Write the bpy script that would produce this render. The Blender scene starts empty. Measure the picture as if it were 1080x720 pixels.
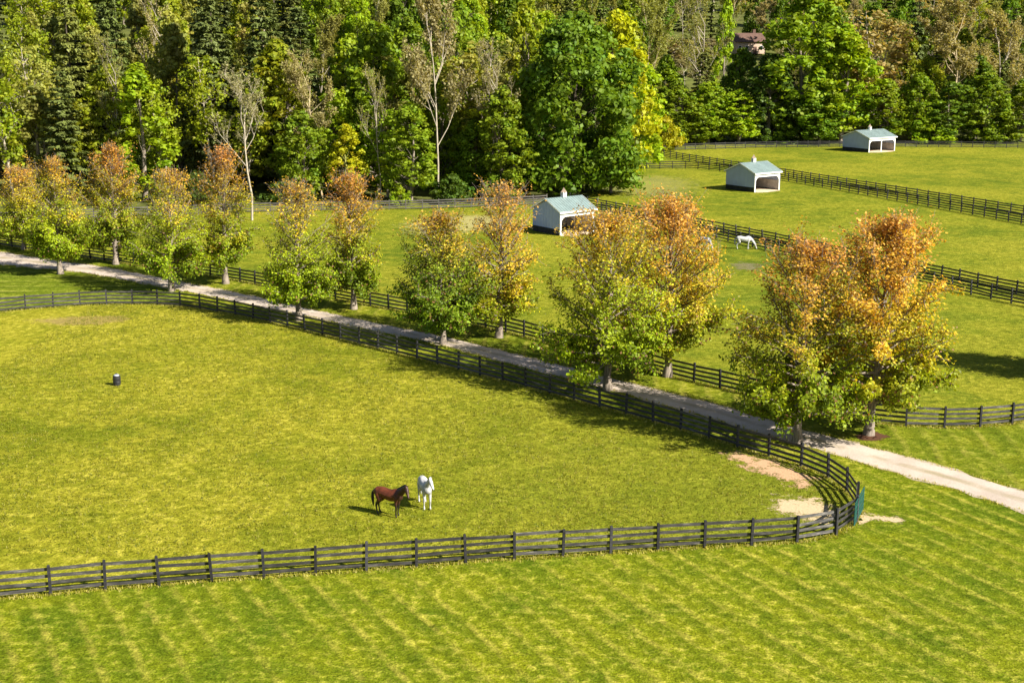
import bpy, bmesh, math, random
import numpy as np
from mathutils import Vector, Matrix, Euler

R = math.radians
scene = bpy.context.scene
COL = scene.collection

# ------------------------------------------------------------------ camera numbers
PW, PH = 1080.0, 720.0
FPX = 1400.0
PITCH = math.atan((360 - 32) / FPX)
CAMH = 25.5
CP, SP = math.cos(PITCH), math.sin(PITCH)


def at(px, py, z=0.0):
    """ground point (height z) under a pixel of the photograph"""
    u = (px - PW / 2) / FPX
    v = (py - PH / 2) / FPX
    dy = CP - v * SP
    dz = -SP - v * CP
    t = (z - CAMH) / dz
    return Vector((u * t, dy * t, z))


def xat(px, D, z=0.0):
    depth = D * CP + (CAMH - z) * SP
    return (px - PW / 2) / FPX * depth


def z_at(py, D):
    """height seen at pixel row py at ground distance D"""
    a = PITCH + math.atan((py - PH / 2) / FPX)
    return CAMH - D * math.tan(a)


def pxm(D, z=0.0):
    return FPX / (D * CP + (CAMH - z) * SP)


# ------------------------------------------------------------------ tags
def tag(o, label=None, cat=None, group=None, kind=None):
    if label: o['label'] = label
    if cat: o['category'] = cat
    if group: o['group'] = group
    if kind: o['kind'] = kind
    return o


def empty(name, loc, rz=0.0, label=None, cat=None, group=None):
    o = bpy.data.objects.new(name, None)
    COL.objects.link(o)
    o.empty_display_size = 0.3
    o.location = loc
    o.rotation_euler = (0, 0, rz)
    return tag(o, label, cat, group)


def link_mesh(name, me, parent=None, loc=(0, 0, 0), rz=0.0):
    o = bpy.data.objects.new(name, me)
    COL.objects.link(o)
    if parent is not None: o.parent = parent
    o.location = loc
    o.rotation_euler = (0, 0, rz)
    return o


def copy_part(o, parent):
    c = o.copy()
    COL.objects.link(c)
    c.parent = parent
    return c


# ------------------------------------------------------------------ materials
class NT:
    def __init__(self, name):
        self.m = bpy.data.materials.new(name)
        self.m.use_nodes = True
        self.t = self.m.node_tree
        self.b = self.t.nodes['Principled BSDF']
        self.out = self.t.nodes['Material Output']

    def n(self, typ, **kw):
        nd = self.t.nodes.new(typ)
        for k, v in kw.items():
            if k.startswith('i_'):
                nd.inputs[k[2:].replace('_', ' ')].default_value = v
            else:
                setattr(nd, k, v)
        return nd

    def l(self, a, b): self.t.links.new(a, b)

    def noise(self, vec, scale, detail=4.0, rough=0.55, dist=0.0):
        nd = self.n('ShaderNodeTexNoise')
        nd.inputs['Scale'].default_value = scale
        nd.inputs['Detail'].default_value = detail
        nd.inputs['Roughness'].default_value = rough
        nd.inputs['Distortion'].default_value = dist
        if vec is not None: self.l(vec, nd.inputs['Vector'])
        return nd.outputs['Fac']

    def ramp(self, fac, stops, interp='LINEAR'):
        nd = self.n('ShaderNodeValToRGB')
        cr = nd.color_ramp
        cr.interpolation = interp
        while len(cr.elements) > 1: cr.elements.remove(cr.elements[-1])
        for i, (p, c) in enumerate(stops):
            e = cr.elements[0] if i == 0 else cr.elements.new(p)
            e.position = p
            if isinstance(c, (int, float)): c = (c, c, c)
            e.color = (*c, 1)
        self.l(fac, nd.inputs['Fac'])
        return nd.outputs['Color']

    def mix(self, fac, a, b, mode='MIX'):
        nd = self.n('ShaderNodeMix', data_type='RGBA', blend_type=mode)
        for s, v in ((nd.inputs[0], fac), (nd.inputs[6], a), (nd.inputs[7], b)):
            if isinstance(v, (int, float)): s.default_value = v
            elif isinstance(v, tuple): s.default_value = (*v, 1)
            else: self.l(v, s)
        return nd.outputs[2]

    def math(self, op, a, b=None, c=None):
        nd = self.n('ShaderNodeMath', operation=op)
        for s, v in zip(nd.inputs, (a, b, c)):
            if v is None: continue
            if isinstance(v, (int, float)): s.default_value = v
            else: self.l(v, s)
        return nd.outputs[0]

    def obj(self): return self.n('ShaderNodeTexCoord').outputs['Object']

    def bump(self, h, strength=0.4, dist=0.05):
        nd = self.n('ShaderNodeBump')
        nd.inputs['Strength'].default_value = strength
        nd.inputs['Distance'].default_value = dist
        self.l(h, nd.inputs['Height'])
        self.l(nd.outputs['Normal'], self.b.inputs['Normal'])

    def base(self, c):
        s = self.b.inputs['Base Color']
        if isinstance(c, tuple): s.default_value = (*c, 1)
        else: self.l(c, s)

    def rough(self, r, spec=0.5):
        self.b.inputs['Roughness'].default_value = r
        self.b.inputs['Specular IOR Level'].default_value = spec


def simple(name, c, r=0.7, spec=0.3, var=0.25, scale=3.0, bump=0.0, bscale=30.0):
    m = NT(name)
    co = m.obj()
    n = m.noise(co, scale, 5)
    lo = tuple(x * (1 - var) for x in c)
    hi = tuple(min(1, x * (1 + var)) for x in c)
    m.base(m.ramp(n, [(0.3, lo), (0.7, hi)]))
    m.rough(r, spec)
    if bump: m.bump(m.noise(co, bscale, 4), bump, 0.02)
    return m.m


def grass(name, cols, stripe=None, seed=0.0, fine=1.0, green=None):
    """cols: dark, mid, light, dry. stripe=(angle from +Y in degrees to the left, width m, strength)"""
    m = NT(name)
    mp = m.n('ShaderNodeMapping')
    m.l(m.obj(), mp.inputs['Vector'])
    mp.inputs['Location'].default_value = (seed, seed * 0.7, seed * 0.3)
    co = mp.outputs['Vector']
    big = m.noise(co, 0.05, 4, 0.6, 0.4)
    med = m.noise(co, 0.35, 5, 0.6, 0.3)
    sm = m.noise(co, 1.9, 5, 0.65)
    fi = m.noise(co, 9.0, 4, 0.7)
    c = m.ramp(big, [(0.32, cols[0]), (0.5, cols[1]), (0.68, cols[2])])
    c = m.mix(m.ramp(med, [(0.47, 0.0), (0.66, 0.75)]), c, cols[2])
    c = m.mix(m.ramp(med, [(0.30, 0.7), (0.45, 0.0)]), c, cols[0])
    dry = m.math('MULTIPLY', m.ramp(sm, [(0.5, 0.0), (0.72, 0.9)]), m.ramp(big, [(0.36, 0.25), (0.6, 1.0)]))
    c = m.mix(dry, c, cols[3])
    spots = m.ramp(m.noise(co, 0.75, 3, 0.5, 0.6), [(0.60, 0.0), (0.70, 0.55)])
    c = m.mix(spots, c, tuple(x * 0.8 for x in cols[0]))
    if green:
        sep0 = m.n('ShaderNodeSeparateXYZ'); m.l(m.obj(), sep0.inputs[0])
        gx = m.math('ADD', sep0.outputs[0], m.math('MULTIPLY', m.math('SUBTRACT', m.noise(co, 0.07, 4, 0.6), 0.5), 34))
        c = m.mix(m.math('MULTIPLY', m.ramp(m.math('MULTIPLY_ADD', gx, 1 / 60, 0.5), [(0.30, 0.0), (0.72, 1.0)]), 0.85), c, m.mix(sm, green[0], green[1]))
    if stripe:
        ang, w, st = stripe
        sx, sy = math.cos(R(ang)), math.sin(R(ang))        # across the stripe
        sep = m.n('ShaderNodeSeparateXYZ')
        m.l(m.obj(), sep.inputs[0])
        ac = m.math('ADD', m.math('MULTIPLY', sep.outputs[0], sx), m.math('MULTIPLY', sep.outputs[1], sy))
        wob = m.noise(m.obj(), 0.12, 3)
        ac = m.math('ADD', ac, m.math('MULTIPLY', wob, 0.5))
        ac = m.math('ADD', ac, m.math('MULTIPLY', m.noise(m.obj(), 0.03, 1), 3.0))
        wob2 = m.noise(m.obj(), 1.3, 3)
        ac = m.math('ADD', ac, m.math('MULTIPLY', wob2, 0.16))
        ph = m.math('SINE', m.math('MULTIPLY', ac, math.pi / w))
        gate = m.ramp(m.noise(co, 0.10, 5, 0.65), [(0.36, 0.22), (0.60, 1.0)])
        band = m.math('MULTIPLY', m.ramp(m.math('ADD', m.math('MULTIPLY', ph, 0.5), 0.5), [(0.25, 0.0), (0.75, 1.0)]), gate)
        c = m.mix(m.math('MULTIPLY', band, st * 0.75), c, tuple(x * 0.72 for x in cols[0]))
        # light clippings left in a line between two passes of the mower
        tri = m.math('ABSOLUTE', m.math('SUBTRACT', m.math('FRACT', m.math('MULTIPLY', ac, 0.5 / w)), 0.5))
        line = m.ramp(tri, [(0.0, 1.0), (0.07, 0.8), (0.16, 0.0)])
        brk = m.ramp(m.noise(co, 0.8, 5, 0.75), [(0.40, 0.05), (0.62, 1.0)])
        line = m.math('MULTIPLY', m.math('MULTIPLY', line, brk), gate)
        c = m.mix(m.math('MULTIPLY', line, st * 1.1), c, cols[3])
    br = m.math('MULTIPLY', m.ramp(fi, [(0.28, 0.38), (0.72, 1.62)]), m.ramp(sm, [(0.28, 0.66), (0.72, 1.3)]))
    c = m.mix(fine, c, br, 'MULTIPLY')
    m.base(c)
    m.rough(0.95, 0.03)
    m.bump(m.math('ADD', m.math('MULTIPLY', fi, 1.0), m.math('MULTIPLY', sm, 1.2)), 0.7, 0.12)
    return m.m


def leaf_material(name, trans=0.42):
    m = NT(name)
    at_ = m.n('ShaderNodeAttribute', attribute_name='tint')
    oi = m.n('ShaderNodeObjectInfo')
    c = m.mix(1.0, at_.outputs['Color'], oi.outputs['Color'], 'MULTIPLY')
    m.base(c)
    m.rough(0.55, 0.25)
    tr = m.n('ShaderNodeBsdfTranslucent')
    c2 = m.mix(1.0, c, (1.35, 1.25, 0.5), 'MULTIPLY')
    m.l(c2, tr.inputs['Color'])
    mx = m.n('ShaderNodeMixShader')
    mx.inputs[0].default_value = trans
    m.l(m.b.outputs[0], mx.inputs[1])
    m.l(tr.outputs[0], mx.inputs[2])
    m.l(mx.outputs[0], m.out.inputs['Surface'])
    return m.m


def bark_material(name, c1, c2, moss=None):
    m = NT(name)
    mp = m.n('ShaderNodeMapping')
    m.l(m.obj(), mp.inputs['Vector'])
    mp.inputs['Scale'].default_value = (6, 6, 1.0)
    n = m.noise(mp.outputs[0], 1.6, 5, 0.65)
    c = m.ramp(n, [(0.35, c1), (0.65, c2)])
    m.base(c)
    m.rough(0.85, 0.15)
    m.bump(m.noise(mp.outputs[0], 5, 4), 0.5, 0.02)
    return m.m


LEAF = leaf_material('leaf')
NEEDLE = leaf_material('needle', 0.12)
BARK = bark_material('bark_grey', (0.11, 0.088, 0.068), (0.30, 0.25, 0.20))
BARK_PALE = bark_material('bark_pale', (0.20, 0.17, 0.125), (0.46, 0.40, 0.31))
BARK_TAN = bark_material('bark_tan', (0.26, 0.20, 0.11), (0.55, 0.45, 0.28))
BARK_MOSS = bark_material('bark_mossy', (0.16, 0.16, 0.04), (0.34, 0.33, 0.10))
BARK_DARK = bark_material('bark_dark', (0.04, 0.032, 0.025), (0.10, 0.08, 0.06))


def fence_material(name, stops):
    m = NT(name)
    co = m.obj()
    oi = m.n('ShaderNodeObjectInfo')
    ad = m.n('ShaderNodeVectorMath', operation='ADD')
    sc = m.n('ShaderNodeVectorMath', operation='SCALE')
    cmb = m.n('ShaderNodeCombineXYZ')
    for i in range(3): m.l(oi.outputs['Random'], cmb.inputs[i])
    m.l(cmb.outputs[0], sc.inputs[0]); sc.inputs['Scale'].default_value = 40
    m.l(co, ad.inputs[0]); m.l(sc.outputs[0], ad.inputs[1])
    mp = m.n('ShaderNodeMapping')
    mp.inputs['Scale'].default_value = (0.9, 3, 6)
    m.l(ad.outputs[0], mp.inputs['Vector'])
    n = m.noise(mp.outputs[0], 1.5, 6, 0.7)
    c = m.ramp(n, stops)
    c = m.mix(1.0, c, m.ramp(oi.outputs['Random'], [(0.0, 0.6), (0.6, 1.0), (0.85, 1.35), (1.0, 2.1)]), 'MULTIPLY')
    m.base(c)
    m.rough(0.62, 0.35)
    m.bump(n, 0.3, 0.01)
    return m.m


def fence_weathered():
    m = NT('fence_weathered')
    mp = m.n('ShaderNodeMapping')
    mp.inputs['Scale'].default_value = (1.0, 3, 7)
    m.l(m.obj(), mp.inputs['Vector'])
    n = m.noise(mp.outputs[0], 2.0, 6, 0.7)
    m.base(m.ramp(n, [(0.3, (0.03, 0.028, 0.028)), (0.55, (0.10, 0.09, 0.082)), (0.75, (0.22, 0.195, 0.165))]))
    m.rough(0.75, 0.25)
    return m.m


FENCE = fence_material('fence_rail', [(0.32, (0.014, 0.013, 0.014)), (0.55, (0.052, 0.049, 0.048)), (0.76, (0.21, 0.19, 0.165))])
FENCE_P = fence_material('fence_post', [(0.30, (0.010, 0.010, 0.011)), (0.55, (0.024, 0.023, 0.026)), (0.8, (0.07, 0.066, 0.064))])
FENCE_SHADED = fence_material('fence_shaded', [(0.30, (0.010, 0.010, 0.011)), (0.55, (0.026, 0.025, 0.026)), (0.8, (0.09, 0.085, 0.08))])  # paint of the nearer fences with grazing-light shade put into the colour
FENCE_W = fence_weathered()
WHITE = simple('white_paint', (0.78, 0.78, 0.76), 0.5, 0.4, 0.06, 2.0)
SIDING = simple('siding_sky_shade', (0.36, 0.42, 0.66), 0.55, 0.35, 0.07, 0.8)  # white boards; the bluish shade of the walls is put into the colour
ROOF = simple('green_metal_roof', (0.165, 0.220, 0.212), 0.5, 0.35, 0.18, 0.9)
KICK = simple('dark_kickboard', (0.022, 0.024, 0.026), 0.7, 0.3, 0.4, 1.5)
INNER = simple('inner_boards', (0.46, 0.41, 0.38), 0.8, 0.2, 0.25, 1.2)
COPPER = simple('cupola_cap', (0.30, 0.22, 0.16), 0.5, 0.5, 0.2, 3)
GATE_G = simple('green_gate', (0.006, 0.065, 0.052), 0.5, 0.5, 0.2, 3)
BLACKP = simple('black_plastic', (0.018, 0.018, 0.022), 0.45, 0.5, 0.2, 4)
LIDP = simple('pale_lid', (0.36, 0.38, 0.44), 0.4, 0.5, 0.06, 4)
DARKGLASS = simple('dark_glass', (0.02, 0.025, 0.03), 0.1, 0.6, 0.1, 1)
HOUSEWALL = simple('house_wall', (0.48, 0.35, 0.26), 0.8, 0.2, 0.1, 0.8)
HOUSEROOF = simple('house_roof', (0.11, 0.065, 0.05), 0.8, 0.2, 0.25, 1.5)


# ------------------------------------------------------------------ mesh builder
class MB:
    def __init__(self): self.v = []; self.f = []; self.mi = []

    def box(self, c, s, rz=0.0, rot=None, mi=0):
        b = len(self.v)
        M = rot if rot is not None else Matrix.Rotation(rz, 3, 'Z')
        c = Vector(c)
        for dx in (-.5, .5):
            for dy in (-.5, .5):
                for dz in (-.5, .5):
                    self.v.append(c + M @ Vector((dx * s[0], dy * s[1], dz * s[2])))
        for q in ((0, 1, 3, 2), (4, 6, 7, 5), (0, 4, 5, 1), (2, 3, 7, 6), (0, 2, 6, 4), (1, 5, 7, 3)):
            self.f.append([b + i for i in q]); self.mi.append(mi)

    def prism(self, poly, axis, a, bb, mi=0):
        """poly: list of 2-D points; extruded along axis from a to bb. axis 'x': (y,z); 'y': (x,z); 'z': (x,y)"""
        b = len(self.v); n = len(poly)
        for t in (a, bb):
            for p, q in poly:
                self.v.append(Vector((t, p, q)) if axis == 'x' else Vector((p, t, q)) if axis == 'y' else Vector((p, q, t)))
        self.f.append([b + i for i in range(n)][::-1]); self.mi.append(mi)
        self.f.append([b + n + i for i in range(n)]); self.mi.append(mi)
        for i in range(n):
            j = (i + 1) % n
            self.f.append([b + i, b + j, b + n + j, b + n + i]); self.mi.append(mi)

    def lathe(self, prof, n=14, c=(0, 0, 0), mi=0):
        b = len(self.v)
        for r, z in prof:
            for k in range(n):
                a = 2 * math.pi * k / n
                self.v.append(Vector((c[0] + r * math.cos(a), c[1] + r * math.sin(a), c[2] + z)))
        for i in range(len(prof) - 1):
            for k in range(n):
                k2 = (k + 1) % n
                self.f.append([b + i * n + k, b + i * n + k2, b + (i + 1) * n + k2, b + (i + 1) * n + k]); self.mi.append(mi)
        self.f.append([b + k for k in range(n)][::-1]); self.mi.append(mi)
        self.f.append([b + (len(prof) - 1) * n + k for k in range(n)]); self.mi.append(mi)

    def tube(self, p0, p1, r0, r1, n=6):
        p0 = Vector(p0); p1 = Vector(p1)
        q = (p1 - p0).to_track_quat('Z', 'Y').to_matrix()
        b = len(self.v)
        for p, r in ((p0, r0), (p1, r1)):
            for k in range(n):
                a = 2 * math.pi * k / n
                self.v.append(p + q @ Vector((r * math.cos(a), r * math.sin(a), 0)))
        for k in range(n):
            k2 = (k + 1) % n
            self.f.append([b + k, b + k2, b + n + k2, b + n + k]); self.mi.append(0)
        self.f.append([b + k for k in range(n)][::-1]); self.mi.append(0)
        self.f.append([b + n + k for k in range(n)]); self.mi.append(0)

    def mesh(self, name, mats):
        me = bpy.data.meshes.new(name)
        me.from_pydata([tuple(v) for v in self.v], [], self.f)
        if not isinstance(mats, (list, tuple)): mats = [mats]
        for m in mats: me.materials.append(m)
        if len(mats) > 1: me.polygons.foreach_set('material_index', self.mi)
        me.update()
        return me

    def build(self, name, mats, parent=None, loc=(0, 0, 0), rz=0.0):
        return link_mesh(name, self.mesh(name, mats), parent, loc, rz)


def poly_sheet(name, pts, z, mat, kind='structure'):
    me = bpy.data.meshes.new(name)
    bm = bmesh.new()
    vs = [bm.verts.new((p.x, p.y, z)) for p in pts]
    es = [bm.edges.new((vs[i], vs[(i + 1) % len(vs)])) for i in range(len(vs))]
    bmesh.ops.triangle_fill(bm, use_beauty=True, edges=es)
    for f in bm.faces:
        if f.normal.z < 0: f.normal_flip()
    bm.to_mesh(me); bm.free()
    me.materials.append(mat)
    o = link_mesh(name, me)
    o['kind'] = kind
    return o


def smooth_path(pts, step):
    """Catmull-Rom through pts, resampled at equal chord length"""
    P = [Vector((p.x, p.y)) for p in pts]
    P = [P[0] * 2 - P[1]] + P + [P[-1] * 2 - P[-2]]
    d = []
    for i in range(1, len(P) - 2):
        p0, p1, p2, p3 = P[i - 1], P[i], P[i + 1], P[i + 2]
        for k in range(40):
            t = k / 40
            d.append(0.5 * ((2 * p1) + (p2 - p0) * t + (2 * p0 - 5 * p1 + 4 * p2 - p3) * t * t + (3 * p1 - p0 - 3 * p2 + p3) * t ** 3))
    d.append(P[-2])
    out = [d[0]]
    for q in d[1:]:
        while (q - out[-1]).length >= step:
            out.append(out[-1] + (q - out[-1]).normalized() * step)
    return out


# ------------------------------------------------------------------ ground
EDGE = [(-400, 192), (-57, 195), (-10, 200), (14, 206), (20, 240), (22, 285), (28, 302), (60, 309), (130, 312), (400, 318)]


def edge_y(x):
    xs = [e[0] for e in EDGE]; ys = [e[1] for e in EDGE]
    return float(np.interp(x, xs, ys))


def hill(x, y):
    d = y - edge_y(x) - 12
    if d <= 0: return 0.0
    h = 0.17 * d * min(1, d / 60)
    return 95 * (1 - math.exp(-h / 95)) if h > 0 else 0


PASTURE = grass('pasture_grass', [(0.080, 0.114, 0.008), (0.140, 0.160, 0.010), (0.195, 0.194, 0.015), (0.27, 0.24, 0.030)], seed=3.0)
PADDOCK = grass('paddock_grass', [(0.110, 0.132, 0.006), (0.184, 0.188, 0.011), (0.255, 0.235, 0.018), (0.36, 0.31, 0.046)], seed=11.0, green=((0.090, 0.122, 0.009), (0.156, 0.168, 0.013)))
LAWN = grass('lawn_grass', [(0.070, 0.112, 0.005), (0.118, 0.150, 0.006), (0.172, 0.188, 0.007), (0.36, 0.31, 0.050)], stripe=(28, 0.78, 0.62), seed=21.0)
LAWN_R = grass('verge_grass', [(0.080, 0.118, 0.006), (0.122, 0.150, 0.008), (0.165, 0.178, 0.009), (0.28, 0.25, 0.045)], stripe=(-4, 0.9, 0.7), seed=31.0)
LAWN_L = grass('corner_grass', [(0.078, 0.115, 0.006), (0.118, 0.152, 0.008), (0.155, 0.18, 0.014), (0.25, 0.25, 0.045)], stripe=(88, 1.3, 0.9), seed=41.0)
LITTER = simple('forest_floor', (0.085, 0.095, 0.022), 0.95, 0.1, 0.5, 0.4, 0.6, 4)


def build_ground():
    nx, ny = 120, 110
    xs = np.concatenate([np.linspace(-1500, -220, 14)[:-1], np.linspace(-220, 320, nx - 26), np.linspace(320, 1500, 14)[1:]])
    ys = np.concatenate([np.linspace(-120, 180, 12)[:-1], np.linspace(180, 700, 74), np.linspace(700, 2600, 14)[1:]])
    V = [(x, y, hill(x, y) - 0.006) for y in ys for x in xs]
    n = len(xs)
    F = []; mi = []
    for j in range(len(ys) - 1):
        for i in range(n - 1):
            F.append((j * n + i, j * n + i + 1, (j + 1) * n + i + 1, (j + 1) * n + i))
            cx, cy = (xs[i] + xs[i + 1]) / 2, (ys[j] + ys[j + 1]) / 2
            mi.append(1 if cy > edge_y(cx) + 1 else 0)
    me = bpy.data.meshes.new('ground')
    me.from_pydata(V, [], F)
    me.materials.append(PASTURE); me.materials.append(LITTER)
    me.polygons.foreach_set('material_index', mi)
    me.polygons.foreach_set('use_smooth', [True] * len(F))
    o = link_mesh('ground', me)
    o['kind'] = 'structure'


build_ground()

UP = [(-60, 257), (0, 265), (55, 274), (107, 281), (155, 290), (222, 303), (267, 312), (338, 328), (440, 349), (484, 358), (555, 376),
      (640, 397), (689, 410), (755, 426), (833, 449), (897, 465), (974, 486), (1080, 517), (1180, 547), (1300, 585)]
LO = [(-60, 270), (0, 279), (67, 285.5), (98, 289.5), (173, 303), (240, 316.5), (311, 331), (400, 350), (462, 363.5), (550, 387),
      (644, 411), (684, 423), (767, 446), (800, 457), (858, 473), (919, 492), (1002, 515), (1080, 540), (1180, 572), (1300, 612)]
PAD_FAR = [(-90, 340), (-40, 334), (10, 328), (37, 325.5), (64, 323.7), (90, 322), (117, 321), (144, 321), (173, 321.7), (200, 324), (224, 328)]
PAD_DRIVE = [(262, 335), (315, 347), (400, 368), (512, 397), (625, 427), (685, 443.5), (745, 461), (789, 475), (818, 483), (853, 494)]
PAD_BEND = [(880, 507.5), (898, 523), (905.5, 538), (904, 549), (893, 558)]
PAD_FRONT = [(873, 566.5), (830, 572.5), (786, 575), (742, 577), (695, 580), (601, 586), (505, 592), (405, 600), (304, 607), (200, 614.5),
             (92, 623), (38, 628.3), (-40, 635), (-120, 642)]
FENCE2 = [(-90, 247), (0, 259), (102, 274), (214, 290), (270, 300), (393, 323), (510, 345), (560, 357), (693, 393), (750, 407), (800, 419),
          (850, 431), (890, 440), (923, 446), (969, 450), (1011, 451), (1045, 449), (1074, 446), (1130, 438), (1200, 424)]

A = lambda L: [at(*p) for p in L]
paddock_pts = A(PAD_FAR) + A(PAD_DRIVE) + A(PAD_BEND) + A(PAD_FRONT)
poly_sheet('paddock_field', paddock_pts, 0.0, PADDOCK)
poly_sheet('lawn', A(PAD_FRONT)[::-1] + A(PAD_BEND)[::-1] + A(PAD_DRIVE)[::-1] + A(PAD_FAR)[-2:][::-1] + A([(185, 308)]) + A(LO[5:]) +
           [Vector((60, 20, 0)), Vector((-60, 20, 0))], 0.0, LAWN)
poly_sheet('corner_lawn', A(LO[:5]) + A([(185, 308)]) + A(PAD_FAR)[::-1][1:], 0.0, LAWN_L)
poly_sheet('verge_lawn', A(UP) + A([(1300, 420)]) + A(FENCE2)[::-1], 0.0, LAWN_R)


def drive_material():
    m = NT('gravel_drive')
    co = m.obj()
    n1 = m.noise(co, 0.35, 5, 0.6)
    n2 = m.noise(co, 14, 4, 0.7)
    c = m.ramp(n1, [(0.3, (0.37, 0.305, 0.25)), (0.7, (0.50, 0.42, 0.35))])
    # two wheel tracks from the across coordinate kept on the mesh
    at_ = m.n('ShaderNodeAttribute', attribute_name='across')
    w = m.math('ADD', at_.outputs['Fac'], m.math('MULTIPLY', m.math('SUBTRACT', m.noise(co, 0.5, 3), 0.5), 0.16))
    mid = m.ramp(m.math('ABSOLUTE', m.math('SUBTRACT', w, 0.5)), [(0.04, 0.75), (0.15, 0.0)])
    c = m.mix(m.math('MULTIPLY', mid, m.ramp(m.noise(co, 0.25, 3), [(0.4, 0.1), (0.6, 1.0)])), c, (0.24, 0.20, 0.105))
    edge = m.ramp(m.math('ABSOLUTE', m.math('SUBTRACT', w, 0.5)), [(0.40, 0.0), (0.52, 0.9)])
    c = m.mix(edge, c, (0.30, 0.25, 0.15))
    c = m.mix(1.0, c, m.ramp(n2, [(0.25, 0.7), (0.75, 1.2)]), 'MULTIPLY')
    m.base(c); m.rough(0.92, 0.15)
    m.bump(n2, 0.6, 0.02)
    return m.m


def build_drive():
    u = smooth_path(A(UP), 1.0); l = smooth_path(A(LO), 1.0)
    n = 160
    rng = random.Random(4)
    us = [u[int(i * (len(u) - 1) / (n - 1))] for i in range(n)]
    ls = [l[int(i * (len(l) - 1) / (n - 1))] for i in range(n)]
    V = []; F = []; ac = []
    K = 8
    for a, b in zip(us, ls):
        j0, j1 = rng.uniform(-.10, .08), rng.uniform(-.08, .10)
        for k in range(K + 1):
            t = k / K
            tt = t + (j0 * (1 - t) + j1 * t) * (1 if k in (0, K) else 0)
            p = a * (1 - tt) + b * tt
            V.append((p.x, p.y, 0.006 + 0.03 * math.sin(math.pi * t))); ac.append(t)
    for i in range(n - 1):
        for k in range(K):
            F.append((i * (K + 1) + k, (i + 1) * (K + 1) + k, (i + 1) * (K + 1) + k + 1, i * (K + 1) + k + 1))
    me = bpy.data.meshes.new('driveway')
    me.from_pydata(V, [], F)
    a = me.attributes.new('across', 'FLOAT', 'POINT')
    a.data.foreach_set('value', ac)
    me.materials.append(drive_material())
    o = link_mesh('driveway', me)
    o['kind'] = 'structure'


build_drive()


def patch(name, px_pts, mat, z=0.006, jitter=0.25, seed=1, rim=1.3):
    p = smooth_path(A(px_pts + px_pts[:1]), 0.3)[:-1]
    px_ = np.array([q.x for q in p]); py_ = np.array([q.y for q in p])
    st = max(0.22, (px_.max() - px_.min()) / 60)
    gx = np.arange(px_.min() - rim, px_.max() + rim + st, st); gy = np.arange(py_.min() - rim, py_.max() + rim + st, st)
    X, Y = np.meshgrid(gx, gy)
    x, y = X.ravel(), Y.ravel()
    d = np.sqrt(((x[:, None] - px_[None]) ** 2 + (y[:, None] - py_[None]) ** 2).min(1))
    ins = np.zeros(len(x), bool)
    for i in range(len(p)):
        a, b = p[i], p[(i + 1) % len(p)]
        ins ^= ((a.y > y) != (b.y > y)) & (x < (b.x - a.x) * (y - a.y) / (b.y - a.y + 1e-12) + a.x)
    cov = np.clip(0.5 + np.where(ins, d, -d) / (2 * rim), 0, 1)
    n = len(gx)
    F = []
    for j in range(len(gy) - 1):
        for i in range(n - 1):
            q = (j * n + i, j * n + i + 1, (j + 1) * n + i + 1, (j + 1) * n + i)
            if max(cov[k] for k in q) > 0.02: F.append(q)
    me = bpy.data.meshes.new(name)
    me.from_pydata([(a, b, z) for a, b in zip(x, y)], [], F)
    at_ = me.attributes.new('cover', 'FLOAT', 'POINT')
    at_.data.foreach_set('value', cov.astype(np.float32))
    me.materials.append(mat)
    o = link_mesh(name, me)
    o['kind'] = 'structure'
    return o


def patch_mat(name, c, amount=1.0):
    """worn earth that thins out into the grass below it at its rim"""
    m = NT(name)
    co = m.obj()
    at_ = m.n('ShaderNodeAttribute', attribute_name='cover')
    n = m.noise(co, 1.1, 6, 0.72)
    n2 = m.noise(co, 9, 4, 0.7)
    cover = m.math('ADD', at_.outputs['Fac'], m.math('MULTIPLY', m.math('SUBTRACT', n, 0.5), 2.4))
    cover = m.math('ADD', cover, m.math('MULTIPLY', m.math('SUBTRACT', n2, 0.5), 0.8))
    fac = m.math('MULTIPLY', m.ramp(cover, [(0.38, 0.0), (0.66, 1.0)]), amount)
    m.base(m.mix(1.0, c, m.ramp(n2, [(0.25, 0.65), (0.75, 1.3)]), 'MULTIPLY'))
    m.rough(0.95, 0.1)
    m.bump(n2, 0.5, 0.03)
    tr = m.n('ShaderNodeBsdfTransparent')
    mx = m.n('ShaderNodeMixShader')
    m.l(fac, mx.inputs[0]); m.l(tr.outputs[0], mx.inputs[1]); m.l(m.b.outputs[0], mx.inputs[2])
    m.l(mx.outputs[0], m.out.inputs['Surface'])
    return m.m


DIRT = patch_mat('bare_dirt', (0.43, 0.27, 0.155))
SAND = patch_mat('sandy_dirt', (0.47, 0.36, 0.215), 0.95)
PADSTONE = simple('shed_floor_dirt', (0.56, 0.43, 0.29), 0.95, 0.1, 0.2, 1.0, 0.4, 10)
patch('dirt_path', [(768, 477), (790, 481), (815, 487), (838, 495), (855, 506), (850, 513), (832, 507), (805, 497), (780, 487)], DIRT, seed=2)
patch('dirt_path', [(818, 528), (840, 525), (862, 529), (878, 536), (880, 545), (862, 549), (840, 543), (822, 537)], SAND, seed=3)
patch('dirt_path', [(898, 541), (915, 541), (932, 544), (950, 547), (945, 550), (920, 548), (900, 551)], SAND, seed=4, rim=0.7)
patch('dirt_path', [(30, 338), (80, 334), (130, 334), (120, 340), (70, 343)], patch_mat('worn_grass', (0.38, 0.26, 0.11), 0.40), seed=5)
patch('dirt_path', [(772, 279), (785, 277), (800, 279), (798, 284), (782, 284)], patch_mat('worn_patch', (0.20, 0.175, 0.09), 0.6), seed=6, rim=1.6)
patch('dirt_path', [(430, 236), (475, 229), (520, 228), (528, 236), (480, 246), (445, 247)], patch_mat('dry_grass', (0.42, 0.37, 0.14), 0.65), seed=7, rim=3.5)
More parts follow.
